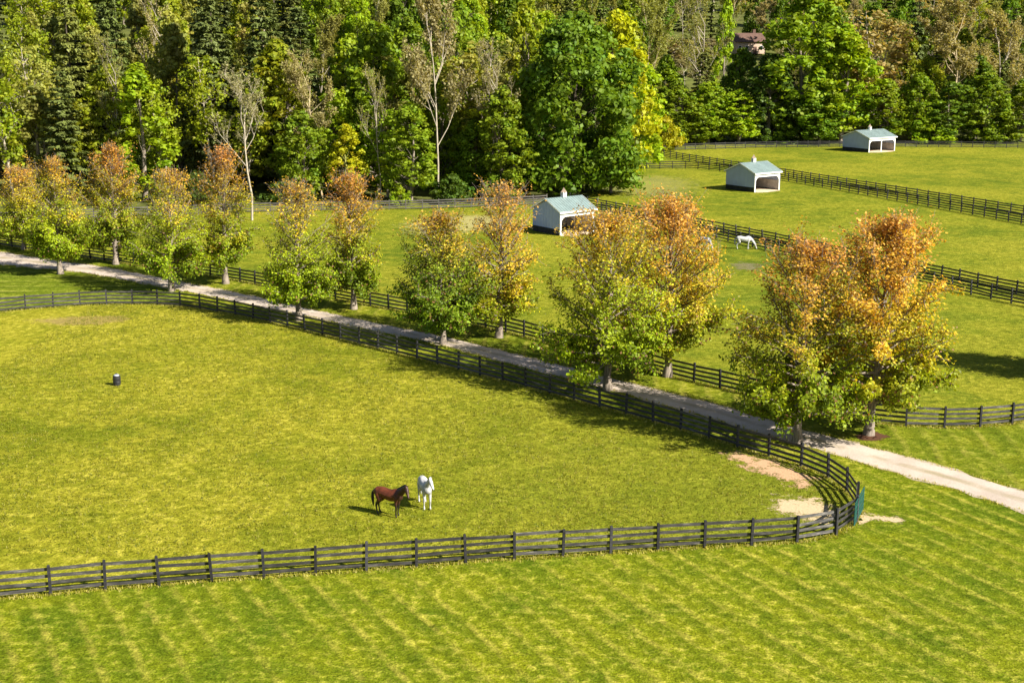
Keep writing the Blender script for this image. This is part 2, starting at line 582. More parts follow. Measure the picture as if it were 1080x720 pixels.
patch('dirt_path', [(655, 190), (690, 186), (725, 192), (715, 204), (675, 206), (650, 200)], patch_mat('dry_grass_far', (0.36, 0.33, 0.12), 0.32), seed=8, rim=7)
patch('mulch_bed', [(902, 459), (910, 456), (925, 456), (938, 459), (936, 462.5), (920, 464), (905, 463)], patch_mat('mulch_bark', (0.085, 0.04, 0.022)), seed=9, rim=0.35)

# ------------------------------------------------------------------ fences
FH = 1.37
RAIL_Z = (0.24, 0.57, 0.90, 1.25)


def post_mesh(mat, h):
    b = MB()
    b.prism([(-.065, -.065), (.065, -.065), (.065, .065), (-.065, .065)], 'z', -0.05, h - 0.03)
    b.prism([(-.05, -.05), (.05, -.05), (.05, .05), (-.05, .05)], 'z', h - 0.03, h)
    return b.mesh('post', mat)


POSTS = {}


def fence(name, pts, label, group, side=1, mat=FENCE, step=2.44, h=FH + 0.10, rails=RAIL_Z, seed=0, rail_h=0.155):
    rng = random.Random(seed)
    p = smooth_path(pts, step)
    root = empty(name, (p[0].x, p[0].y, 0), 0, label, 'fence', group)
    key = (mat.name, h)
    if key not in POSTS: POSTS[key] = post_mesh(FENCE_P if mat is FENCE else mat, h)
    n = len(p)
    for i, q in enumerate(p):
        a = p[max(0, i - 1)]; b = p[min(n - 1, i + 1)]
        d = b - a
        o = link_mesh('post', POSTS[key], root, (q.x - p[0].x, q.y - p[0].y, rng.uniform(-.03, .03)), math.atan2(d.y, d.x))
        o.rotation_euler.x = rng.gauss(0, 0.025); o.rotation_euler.y = rng.gauss(0, 0.022)
    for i in range(n - 1):
        d = p[i + 1] - p[i]
        L = d.length; m = (p[i] + p[i + 1]) / 2
        b = MB()
        for z in rails:
            dz0 = rng.gauss(0, 0.020); dz1 = rng.gauss(0, 0.020)
            if rng.random() < 0.03: dz1 -= rng.uniform(0.05, 0.14)
            rot = Matrix.Rotation(-math.atan2(dz1 - dz0, L), 3, 'Y')
            b.box((0, side * (0.065 + 0.0145), z + (dz0 + dz1) / 2), (L - 0.006, 0.028, rail_h), rot=rot)
        b.build('rail_panel', mat, root, (m.x - p[0].x, m.y - p[0].y, 0), math.atan2(d.y, d.x))
    return root


fence('board_fence', A(PAD_FAR) + A(PAD_DRIVE) + A(PAD_BEND) + A(PAD_FRONT),
      'black four-board fence curving all round the nearest paddock with the bay horse', 'black board fences', side=-1, seed=1)
fence('board_fence', A(FENCE2), 'black board fence on the far side of the gravel drive behind the tree row', 'black board fences', side=1, seed=2)
fence('board_fence', A([(592, 212), (630, 219.7), (700, 233.5), (753, 244.5), (833, 260.5), (977, 291), (1080, 312.5), (1180, 333.5)]),
      'upper black board fence of the double pair running past the nearest shed and grazing horse', 'black board fences', side=1, seed=3, mat=FENCE_SHADED)
fence('board_fence', A([(634, 225), (700, 239.5), (754, 251.2), (824, 266.8), (984, 302), (1080, 322.5), (1180, 344)]),
      'lower black board fence of the double pair directly behind the grazing white horse', 'black board fences', side=1, seed=4, mat=FENCE_SHADED)
fence('board_fence', A([(683, 162.5), (695, 164.8), (774, 177.5), (829, 186.4), (940, 204.3), (1080, 227), (1180, 243.2)]),
      'upper black board fence of the far double pair, passing behind the middle shed', 'black board fences', side=1, seed=5, mat=FENCE_SHADED)
fence('board_fence', A([(655, 178), (694, 178), (727, 178), (755, 180), (772, 182), (831, 191), (940, 210.5), (1080, 236.5), (1180, 255)]),
      'lower black board fence of the far double pair, bending left of the middle shed', 'black board fences', side=1, seed=6, mat=FENCE_SHADED)
fence('board_fence', A([(712, 158.5), (800, 156), (900, 155), (1000, 155.5), (1100, 156.5)]),
      'distant black board fence along the foot of the woods behind the two-bay shed', 'black board fences', side=-1, seed=7, mat=FENCE_SHADED)
fence('board_fence', A([(-60, 236), (0, 234), (90, 230.5), (200, 226), (300, 223), (440, 220.5), (560, 216), (585, 213)]),
      'weathered grey board fence along the woods left of the nearest shed', 'weathered board fence', side=-1, mat=FENCE_W, seed=8)

# green gate in the tight bend
def build_gate():
    a, b = at(905.6, 538), at(896, 556)
    off = Vector((0.22, -0.02, 0))
    a += off; b += off
    d = b - a
    L = d.length; rz = math.atan2(d.y, d.x)
    root = empty('metal_gate', a, rz, 'green mesh gate panel at the tight bend of the near paddock fence', 'gate')
    f = MB()
    for z in (0.12, 0.42, 0.72, 1.02, 1.34): f.tube((0, 0, z), (L, 0, z), 0.028, 0.028)
    for x in (0, L / 2, L): f.tube((x, 0, 0.10), (x, 0, 1.36), 0.03, 0.03)
    f.build('frame', GATE_G, root)
    w = MB()
    k = int(L / 0.09)
    for i in range(1, k): w.box((i * L / k, 0, 0.73), (0.03, 0.006, 1.18))
    for z in np.arange(0.2, 1.3, 0.10): w.box((L / 2, 0.007, z), (L - 0.06, 0.006, 0.03))
    w.build('mesh_panel', GATE_G, root)


build_gate()

# ------------------------------------------------------------------ sheds
def shed(px, py, W, D, phi, label, two_bay=False, zs=1.0):
    p = at(px, py)
    root = empty('run_in_shed', p, R(phi), label, 'shed', 'white run-in sheds with green roofs')
    E, RG, T = 3.0 * zs, 4.35 * zs, 0.12
    # local: x along the front from the front-left corner, y to the back
    def wall(name, x0, inner):
        b = MB()
        b.prism([(0.16, 0.75), (D, 0.75), (D, E), (D / 2, RG - 0.05), (0.16, E)], 'x', x0, x0 + T)
        # battens
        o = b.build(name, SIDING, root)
        t = MB()
        xo = x0 - 0.012 if not inner else x0 + T + 0.012
        for yy in np.arange(0.5, D - 0.2, 0.6):
            top = E + (RG - E) * (1 - abs(yy - D / 2) / (D / 2)) - 0.15
            t.box((xo, yy, (0.78 + top) / 2), (0.022, 0.05, top - 0.78))
        for yy in (0.22, D - 0.06): t.box((xo, yy, (0.78 + E) / 2), (0.03, 0.14, E - 0.78 - 0.1))
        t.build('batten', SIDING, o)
        k = MB()
        k.box((x0 + T / 2, D / 2 + 0.08, 0.375), (T + 0.06, D - 0.16, 0.75))
        k.build('kick_board', KICK, root)
        inn = MB()
        xi = x0 + T + 0.03 if not inner else x0 - 0.03
        inn.box((xi, D / 2, 0.85), (0.05, D - 0.5, 1.5))
        inn.build('inner_lining', INNER, o)
    wall('side_wall', 0.0, False)
    wall('side_wall', W - T, True)
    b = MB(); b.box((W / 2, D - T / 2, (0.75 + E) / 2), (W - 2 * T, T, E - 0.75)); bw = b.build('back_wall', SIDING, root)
    b = MB(); b.box((W / 2, D - T / 2, 0.375), (W - 2 * T, T, 0.75)); b.build('kick_board', KICK, root)
    b = MB(); b.box((W / 2, D - T - 0.04, 0.9), (W - 2 * T - 0.3, 0.06, 1.6)); b.build('inner_lining', INNER, bw)
    # front posts
    xs = [0.09, W - 0.09] + ([W * 0.47] if two_bay else [])
    for x in xs:
        b = MB(); b.box((x, 0.08, E / 2 - 0.25), (0.20, 0.16, E - 0.5)); b.build('front_post', WHITE, root)
    # header with angled braces at both ends
    hb, ht = E - 0.62, E + 0.02
    c = 0.85
    b = MB(); b.box((W / 2, 0.075, (hb + ht) / 2), (W + 0.02, 0.15, ht - hb)); b.build('header', WHITE, root)
    for s, x in ((1, 0.19), (-1, W - 0.19)):
        b = MB()
        arc = [(x + s * c * (1 - math.cos(a)), hb - c * (1 - math.sin(a))) for a in np.linspace(0, math.pi / 2, 8)]
        poly = [(x, hb - 0.002)] + [(q[0], q[1]) for q in arc]
        if s < 0: poly = poly[::-1]
        b.prism(poly[::-1], 'y', 0.03, 0.12)
        b.build('corner_brace', WHITE, root)
    # roof: two pitches with overhang
    oh, og = 0.28, 0.25
    sl = (RG - E) / (D / 2)
    th = 0.10
    b = MB()
    y0, z0 = -oh, E - oh * sl + 0.06
    y1, z1 = D / 2, RG + 0.06
    b.prism([(y0, z0), (y1, z1), (D + oh, z0), (D + oh, z0 + th), (y1, z1 + th), (y0, z0 + th)], 'x', -og, W + og)
    rf = b.build('roof', ROOF, root)
    rib = MB()
    ang = math.atan(sl)
    Ls = math.hypot(D / 2 + oh, (D / 2 + oh) * sl)
    for x in np.arange(-og + 0.12, W + og, 0.42):
        for sgn in (1, -1):
            yc = D / 2 - sgn * (D / 2 + oh) / 2
            zc = (z0 + z1) / 2 + th + 0.012
            rib.box((x, yc, zc), (0.035, Ls, 0.03), rot=Matrix.Rotation(sgn * ang, 3, 'X'))
    rib.build('seam', ROOF, rf)
    f = MB()
    for yy in (-oh - 0.012, D + oh + 0.012): f.box((W / 2, yy, z0 + th / 2 - 0.03), (W + 2 * og + 0.03, 0.024, 0.2))
    f.build('fascia', WHITE, rf)
    for xx in (-og - 0.012, W + og + 0.012):
        g = MB()
        for sgn in (1, -1):
            yc = D / 2 - sgn * (D / 2 + oh) / 2
            g.box((xx, yc, (z0 + z1) / 2 + th / 2 - 0.02), (0.022, Ls - 0.02, 0.17), rot=Matrix.Rotation(sgn * ang, 3, 'X'))
        g.build('barge_board', WHITE, rf)
    # cupola
    zc = RG + 0.06
    b = MB(); b.box((W / 2, D / 2, zc + 0.38), (0.55, 0.55, 0.66)); cu = b.build('cupola', WHITE, root)
    b = MB(); b.lathe([(0.50, zc + 0.71), (0.26, zc + 0.95), (0.02, zc + 1.30)], 4, (W / 2, D / 2, 0)); b.build('cap', COPPER, cu)
    b = MB()
    for s in (-1, 1):
        b.box((W / 2 + s * 0.281, D / 2, zc + 0.42), (0.012, 0.34, 0.34)); b.box((W / 2, D / 2 + s * 0.281, zc + 0.42), (0.34, 0.012, 0.34))
    b.build('louvre', INNER, cu)
    # worn floor
    M = Matrix.Rotation(R(phi), 3, 'Z')
    rng = random.Random(int(px))
    pts = []
    for k in range(40):
        a = 2 * math.pi * k / 40
        q = Vector((W / 2 + (W * 0.52) * math.copysign(abs(math.cos(a)) ** 0.6, math.cos(a)), D * 0.40 + (D * 0.56) * math.copysign(abs(math.sin(a)) ** 0.6, math.sin(a)), 0))
        q += Vector((rng.uniform(-.2, .2), rng.uniform(-.25, .25), 0)) if q.y < 0.2 else Vector((0, 0, 0))
        if q.y > 0: q.x = min(max(q.x, 0.3), W - 0.3)
        q.y = min(q.y, D - 0.3)
        pts.append(p + M @ q)
    poly_sheet('dirt_path', pts, 0.006, PADSTONE)
    return root


shed(590.8, 248.8, 5.6, 5.8, 36, 'white run-in shed with green roof nearest the drive, before the big maple')
shed(795.8, 203.0, 5.9, 6.4, 37, 'middle white run-in shed between the two double fences, above the grazing horse')
shed(916.2, 161.0, 8.3, 7.4, 34, 'farthest white run-in shed with two bays and a centre post, below the woods', True)

# ------------------------------------------------------------------ leaf and branch meshes
def quad_arrays(P, N, size, rng, aspect=0.62, along=None):
    n = len(P)
    N = N / (np.linalg.norm(N, axis=1, keepdims=True) + 1e-9)
    if along is None:
        r = rng.normal(size=(n, 3))
    else:
        r = along + rng.normal(size=(n, 3)) * 0.25
    T = r - (r * N).sum(1, keepdims=True) * N
    T /= (np.linalg.norm(T, axis=1, keepdims=True) + 1e-9)
    B = np.cross(N, T)
    s = (size if np.ndim(size) else np.full(n, size))[:, None]
    T = T * s; B = B * s * aspect
    fold = N * s * 0.18
    return np.stack([P + T, P + B * 1.0 + fold, P - T, P - B + fold], 1)


def quads_mesh(name, Q, cols, mat):
    n = len(Q)
    me = bpy.data.meshes.new(name)
    me.vertices.add(n * 4)
    me.vertices.foreach_set('co', Q.astype(np.float32).ravel())
    me.loops.add(n * 4)
    me.loops.foreach_set('vertex_index', np.arange(n * 4, dtype=np.int32))
    me.polygons.add(n)
    me.polygons.foreach_set('loop_start', np.arange(0, n * 4, 4, dtype=np.int32))
    me.update(calc_edges=True)
    a = me.attributes.new('tint', 'FLOAT_COLOR', 'POINT')
    c = np.ones((n, 4, 4), np.float32)
    c[:, :, :3] = np.clip(cols, 0, 1)[:, None, :]
    a.data.foreach_set('color', c.ravel())
    me.materials.append(mat)
    return me


def segs_mesh(name, segs, mat, n=5):
    """segs: list of (p0, r0, p1, r1) -> tapered tubes, one mesh"""
    S = np.array([(*a, ra, *b, rb) for a, ra, b, rb in segs], dtype=np.float64)
    p0, r0, p1, r1 = S[:, 0:3], S[:, 3], S[:, 4:7], S[:, 7]
    d = p1 - p0
    d /= (np.linalg.norm(d, axis=1, keepdims=True) + 1e-9)
    ref = np.where(np.abs(d[:, 2:3]) > 0.9, np.array([[1.0, 0, 0]]), np.array([[0, 0, 1.0]]))
    u = np.cross(d, ref); u /= (np.linalg.norm(u, axis=1, keepdims=True) + 1e-9)
    w = np.cross(d, u)
    m = len(S)
    V = np.zeros((m, 2, n, 3))
    for k in range(n):
        a = 2 * math.pi * k / n
        o = math.cos(a) * u + math.sin(a) * w
        V[:, 0, k] = p0 + o * r0[:, None]
        V[:, 1, k] = p1 + o * r1[:, None]
    F = np.zeros((m, n, 4), np.int32)
    base = (np.arange(m) * 2 * n)[:, None]
    k = np.arange(n)[None, :]
    F[:, :, 0] = base + k; F[:, :, 1] = base + (k + 1) % n
    F[:, :, 2] = base + n + (k + 1) % n; F[:, :, 3] = base + n + k
    me = bpy.data.meshes.new(name)
    me.vertices.add(m * 2 * n)
    me.vertices.foreach_set('co', V.astype(np.float32).ravel())
    me.loops.add(m * n * 4)
    me.loops.foreach_set('vertex_index', F.ravel())
    me.polygons.add(m * n)
    me.polygons.foreach_set('loop_start', np.arange(0, m * n * 4, 4, dtype=np.int32))
    me.polygons.foreach_set('use_smooth', np.ones(m * n, bool))
    me.update(calc_edges=True)
    me.materials.append(mat)
    return me


def rot_dir(d, rng, amount):
    v = d + rng.normal(size=3) * amount
    return v / np.linalg.norm(v)


def limb(segs, p, d, L, r, rng, parts=4, wob=0.12, lift=0.0, tip=0.25):
    """a curved tapered limb; returns points along it"""
    pts = [p]
    for i in range(parts):
        d = d + rng.normal(size=3) * wob + np.array([0, 0, lift])
        d = d / np.linalg.norm(d)
        q = p + d * (L / parts)
        ra = r * (1 - (1 - tip) * i / parts); rb = r * (1 - (1 - tip) * (i + 1) / parts)
        segs.append((p, ra, q, rb))
        p = q; pts.append(q)
    return pts, d


# ---- drive trees: upright maples, green skirt turning to orange tops
def lerp_cols(t, stops):
    xs = [s[0] for s in stops]
    return np.stack([np.interp(t, xs, [s[1][i] for s in stops]) for i in range(3)], 1)


SCHEMES = {
    'rust':   [(0.0, (0.125, 0.190, 0.007)), (0.38, (0.22, 0.27, 0.009)), (0.56, (0.33, 0.28, 0.016)), (0.72, (0.44, 0.275, 0.030)), (0.88, (0.47, 0.245, 0.046)), (1.0, (0.46, 0.215, 0.055))],
    'gold':   [(0.0, (0.185, 0.265, 0.007)), (0.42, (0.28, 0.33, 0.009)), (0.58, (0.38, 0.32, 0.016)), (0.74, (0.47, 0.31, 0.026)), (0.88, (0.48, 0.275, 0.046)), (1.0, (0.46, 0.24, 0.055))],
    'green':  [(0.0, (0.095, 0.170, 0.007)), (0.55, (0.16, 0.225, 0.009)), (0.72, (0.27, 0.27, 0.014)), (0.88, (0.40, 0.29, 0.026)), (1.0, (0.42, 0.25, 0.040))],
    'amber':  [(0.0, (0.165, 0.220, 0.007)), (0.28, (0.26, 0.28, 0.009)), (0.44, (0.42, 0.34, 0.016)), (0.64, (0.49, 0.31, 0.028)), (1.0, (0.48, 0.26, 0.055))],
    'yellow': [(0.0, (0.150, 0.220, 0.007)), (0.42, (0.28, 0.31, 0.010)), (0.68, (0.43, 0.35, 0.018)), (1.0, (0.46, 0.25, 0.04))],
}


def drive_tree(px, py, top, wpx, scheme, dens, label, seed, topdens=0.45, lean=0.0, shift=0.0):
    rng = np.random.default_rng(seed)
    p0 = at(px, py)
    H = z_at(top, p0.y)
    Wd = wpx * (0.77 if px < 400 else 0.88 if px < 560 else 0.97) / pxm(p0.y) / 2
    if px < 560: dens = dens * 0.86
    root = empty('maple_tree', p0, rng.uniform(0, 6.28), label, 'tree', 'maple trees in two rows along the drive')
    segs = []
    # leader
    n = 12
    pts = []
    x = np.zeros(3)
    for i in range(n + 1):
        t = i / n
        pts.append(x.copy())
        x = x + np.array([rng.normal() * 0.06 + lean * 0.05, rng.normal() * 0.06, H * 0.91 / n])
    r0 = 0.021 * H
    rad = lambda t: r0 * (1 - t) ** 0.9 + 0.012
    for i in range(n):
        segs.append((pts[i], rad(i / n) * (1.45 if i == 0 else 1), pts[i + 1], rad((i + 1) / n)))
    leafP = []; leafN = []; leafW = []
    nb = 84
    z_lo = 0.15
    for k in range(nb):
        t = z_lo + (0.97 - z_lo) * ((k + rng.uniform(0, .8)) / nb) ** 1.05
        i = min(int(t * n), n - 1); f = t * n - i
        p = pts[i] * (1 - f) + pts[i + 1] * f
        az = k * 2.39996 + rng.normal() * 0.3
        tt = (t - z_lo) / (1 - z_lo)
        # crown outline: quick swell, widest at 0.35, rounded narrow top
        prof = min(1.0, 0.88 + 0.8 * tt) * (1 - (max(0.0, tt - 0.24) / 0.80) ** 1.75)
        el = R(4 + 58 * min(1, tt / 0.85) ** 0.95 + rng.normal() * 6)
        reach = Wd * 1.12 * prof * rng.uniform(0.62, 1.10) + 0.2
        L = reach / max(0.35, math.cos(el))
        L = min(L, H * 0.40, (H * 0.93 - p[2]) / max(0.2, math.sin(el)) + 0.3)
        d = np.array([math.cos(az) * math.cos(el), math.sin(az) * math.cos(el), math.sin(el)])
        r = max(0.012, rad(t) * 0.42)
        bp, bd = limb(segs, p, d, L, r, rng, 4, 0.10, 0.03, 0.2)
        turn = rng.normal() * 1.5        # how far this branch has turned
        ns = 7
        for s in range(ns):
            f = 0.25 + 0.75 * (s + rng.uniform(0, 1)) / ns
            j = min(int(f * 4), 3); g = f * 4 - j
            q = bp[j] * (1 - g) + bp[j + 1] * g
            sd = rot_dir(bd + np.array([0, 0, 0.12]), rng, 0.62)
            SL = L * rng.uniform(0.16, 0.34) * (1.15 - 0.5 * f) + 0.25
            tp, _ = limb(segs, q, sd, SL, max(0.008, r * 0.35), rng, 2, 0.16, 0.02, 0.4)
            # leaves along this twig
            hh = q[2] / H
            dn = dens * (1 - (1 - topdens) * np.clip((hh - 0.30) / 0.5, 0, 1)) * (1 - 0.55 * tt)
            m = rng.poisson(39 * dn * (0.6 + SL / 1.2) * (1.5 if hh < 0.34 else 1.0))
            if m:
                u = rng.uniform(0.05, 1.12, size=(m, 1))
                base = tp[0] + (tp[2] - tp[0]) * u
                leafP.append(base + rng.normal(size=(m, 3)) * np.array([0.24, 0.24, 0.20]))
                out = base - np.array([0, 0, H * 0.30]); out = out / (np.linalg.norm(out, axis=1, keepdims=True) + 1e-6)
                leafN.append(out * 0.7 + np.array([0, 0, 0.35]) + rng.normal(size=(m, 3)) * 0.55)
                leafW.append(np.full(m, turn + rng.normal() * 0.8))
            if hh > 0.45:   # bare fine twigs in the thinning top
                for _ in range(2):
                    b0 = tp[rng.integers(0, 3)]
                    b1 = b0 + rot_dir(sd, rng, 0.5) * rng.uniform(0.3, 0.7)
                    segs.append((b0, 0.010, b1, 0.005))
    P = np.concatenate(leafP); N = np.concatenate(leafN); Wt = np.concatenate(leafW)
    t = P[:, 2] / H
    az = np.arctan2(P[:, 1], P[:, 0])
    t2 = t + shift + rng.normal(size=len(P)) * 0.060 + Wt * 0.050 + 0.04 * np.sin(az + seed)
    C = lerp_cols(np.clip(t2, 0, 1), SCHEMES[scheme])
    C *= 1.16
    C *= (rng.uniform(0.50, 1.45, size=(len(P), 1)) * np.clip(1 + 0.06 * Wt[:, None], 0.7, 1.3))
    dead = rng.uniform(size=len(P)) < 0.07
    C[dead] = np.array([0.24, 0.13, 0.05]) * rng.uniform(0.6, 1.2, size=(dead.sum(), 1))
    Q = quad_arrays(P, N, rng.uniform(0.070, 0.135, size=len(P)) * np.where(t < 0.4, 1.12, 0.95), rng, 0.72)
    link_mesh('trunk', segs_mesh('trunk', segs, BARK, 6), root)
    link_mesh('crown', quads_mesh('crown', Q, C, LEAF), root)
    return root


# px, py, top, width, scheme, density, label
DRIVE_TREES = [
    (25, 263, 176, 62, 'yellow', 1.05, 'small yellow-green maple across the drive at the left edge, first of its row', 0.5),
    (64, 289, 166, 72, 'gold', 1.1, 'orange-topped maple with leafy green skirt standing nearest the striped corner lawn', 0.5),
    (122, 279, 150, 66, 'rust', 0.95, 'thin rust-topped maple across the drive, third tree from the left', 0.55),
    (181, 307, 176, 84, 'gold', 1.0, 'maple with bright green skirt beside the left bend of the paddock fence', 0.4),
    (238, 299, 152, 72, 'rust', 0.85, 'rust-red topped maple in front of the white-trunked bare tree', 0.55),
    (315, 338, 188, 84, 'gold', 0.95, 'yellow-green maple at the near drive edge, next left of the mostly green one', 0.32),
    (373, 326, 178, 76, 'rust', 0.9, 'slim maple with dark green middle and orange top across the drive', 0.5),
    (467, 363, 222, 96, 'green', 1.15, 'mostly green bushy maple on the paddock side of the drive', 0.6),
    (526, 356, 190, 92, 'amber', 0.72, 'thin amber maple showing its pale leader, left of the nearest shed', 0.4),
    (641, 411, 220, 128, 'gold', 1.15, 'large spreading maple with bright yellow-green skirt below the nearest shed', 0.5),
    (704, 397, 203, 128, 'amber', 0.95, 'large amber maple hiding part of a white horse', 0.6),
    (841, 467, 250, 132, 'rust', 1.15, 'big maple at the near drive edge with dark green skirt and rusty crown', 0.6),
    (916, 458, 222, 130, 'amber', 1.15, 'tallest golden-orange maple standing in a ring of brown mulch', 0.75),
]
for i, (px, py, top, w, sch, dn, lab, td) in enumerate(DRIVE_TREES):
    drive_tree(px, py, top, w, sch, dn, lab, 100 + i, td,
               shift={64: -0.15, 181: -0.17, 315: -0.16, 467: -0.06, 641: -0.14, 841: -0.08}.get(px, -0.03))
# the tree just outside the right edge whose shadow lies on the grass
_t = drive_tree(1156, 396, 232, 86, 'gold', 1.3, 'maple beyond the right edge throwing its shadow onto the pasture', 140, 0.9)
_t['group'] = 'maple standing alone in the pasture'

# ------------------------------------------------------------------ woodland prototypes (unit: real metres, scaled per tree)
class Proto:
    def __init__(self, crown, trunk, h, w): self.crown, self.trunk, self.h, self.w = crown, trunk, h, w


def clump_leaves(rng, c, rc, n, up=0.12, squash=0.92):
    d = rng.normal(size=(n, 3)); d[:, 2] += up
    d /= np.linalg.norm(d, axis=1, keepdims=True)
    rr = np.clip(rng.normal(0.78, 0.30, size=(n, 1)), 0.1, 1.6)
    an = rng.uniform(0.75, 1.35, size=3)
    P = c + d * rr * rc * np.array([1, 1, squash]) * an
    N = d * 1.0 + np.array([0, 0, 0.12]) + rng.normal(size=(n, 3)) * 0.5
    return P, N


def proto_broad(seed, h=20.0, w=9.0, z0=0.08, nclump=120, per=70, leaf=0.30, trunk_mat=BARK, lobes=5, top=0.6, shell=0.5, clump=(0.15, 0.27)):
    rng = np.random.default_rng(seed)
    rx = w / 2
    segs = []
    tp, _ = limb(segs, np.zeros(3), np.array([0, 0, 1.0]), h * 0.85, 0.018 * h, rng, 8, 0.03, 0.05, 0.12)
    ph = rng.uniform(0, 6.28, size=4); am = rng.uniform(0.06, 0.2, size=4)
    Ps, Ns, Cs = [], [], []
    for k in range(nclump):
        t = rng.uniform(0.02, 1.0)
        prof = min(1.0, 0.72 + 0.9 * t) * max(0.03, 1 - max(0, (t - 0.35) / 0.65) ** 1.7) ** top
        az = rng.uniform(0, 6.28)
        lob = 1 + sum(a * math.sin((i + 1) * az + p + 5 * t * (i % 2)) for i, (a, p) in enumerate(zip(am, ph)))
        fr = math.sqrt(rng.uniform(shell ** 2, 1))
        rr = rx * prof * lob * fr
        rc = rx * rng.uniform(*clump) * (1.15 - 0.3 * t)
        c = np.array([math.cos(az) * rr, math.sin(az) * rr, h * z0 + (h - h * z0 - rc * 0.6) * t + rng.normal() * 0.25])
        n = int(per * rng.uniform(0.7, 1.3))
        P, N = clump_leaves(rng, c, rc, n)
        Ps.append(P); Ns.append(N)
        b = rng.uniform(0.74, 1.24)
        hue = rng.normal() * 0.10
        col = np.ones((n, 3)) * b * np.array([1 + hue, 1, 1 - hue * 0.5])
        Cs.append(col * rng.uniform(0.65, 1.3, size=(n, 1)))
        if k % 3 == 0:
            j = min(len(tp) - 2, int(max(0, (c[2] / (h * 0.85) - 0.12)) * 8))
            j = max(1, j)
            limb(segs, tp[j], (c - tp[j]) / (np.linalg.norm(c - tp[j]) + 1e-6), np.linalg.norm(c - tp[j]) * 0.9, 0.10 * (1 - j / 10), rng, 3, 0.08, 0, 0.2)
    P = np.concatenate(Ps); N = np.concatenate(Ns); C = np.concatenate(Cs)
    Q = quad_arrays(P, N, rng.uniform(0.6, 1.25, size=len(P)) * leaf, rng, 0.7)
    return Proto(quads_mesh('crown', Q, C, LEAF), segs_mesh('trunk', segs, trunk_mat, 5), h, w)


def proto_slender(seed, h=22.0, w=6.0, z0=0.30, nclump=70, per=42, leaf=0.27, trunk_mat=BARK_PALE, forks=2):
    rng = np.random.default_rng(seed)
    segs = []
    stems = []
    for s in range(forks):
        a = rng.uniform(0, 6.28)
        d = np.array([math.cos(a) * 0.13 * s, math.sin(a) * 0.13 * s, 1.0]); d /= np.linalg.norm(d)
        st = np.zeros(3) if s == 0 else stems[0][1] * 1.0
        hh = h * 0.93 if s == 0 else (h * rng.uniform(0.7, 0.85) - st[2])
        tp, _ = limb(segs, st, d, hh, 0.0115 * h * (1 if s == 0 else 0.7), rng, 9, 0.055, 0.09, 0.15)
        stems.append(tp)
    Ps, Ns, Cs = [], [], []
    for k in range(nclump):
        tp = stems[rng.integers(0, forks)]
        t = z0 + (1 - z0) * rng.uniform(0, 1) ** 0.85
        zt = t * tp[-1][2]
        j = int(np.clip(np.searchsorted([q[2] for q in tp], zt) - 1, 0, len(tp) - 2))
        b = tp[j]
        tt = (t - z0) / (1 - z0)
        prof = (0.45 + 0.9 * tt) if tt < 0.6 else (0.99 - 1.4 * (tt - 0.6))
        az = rng.uniform(0, 6.28)
        rr = w / 2 * prof * math.sqrt(rng.uniform(0.08, 1))
        c = np.array([b[0] + math.cos(az) * rr, b[1] + math.sin(az) * rr, zt + rng.normal() * 0.4 + rr * 0.25])
        rc = rng.uniform(0.6, 1.35)
        n = int(per * rng.uniform(0.5, 1.4))
        P, N = clump_leaves(rng, c, rc, n)
        Ps.append(P); Ns.append(N)
        hue = rng.normal() * 0.12
        Cs.append(np.ones((n, 3)) * rng.uniform(0.75, 1.25) * np.array([1 + hue, 1, 1]) * rng.uniform(0.65, 1.3, size=(n, 1)))
        limb(segs, b, (c - b) / np.linalg.norm(c - b), np.linalg.norm(c - b), 0.055, rng, 3, 0.1, 0, 0.2)
    P = np.concatenate(Ps); N = np.concatenate(Ns); C = np.concatenate(Cs)
    Q = quad_arrays(P, N, rng.uniform(0.6, 1.25, size=len(P)) * leaf, rng, 0.7)
    return Proto(quads_mesh('crown', Q, C, LEAF), segs_mesh('trunk', segs, trunk_mat, 5), h, w)


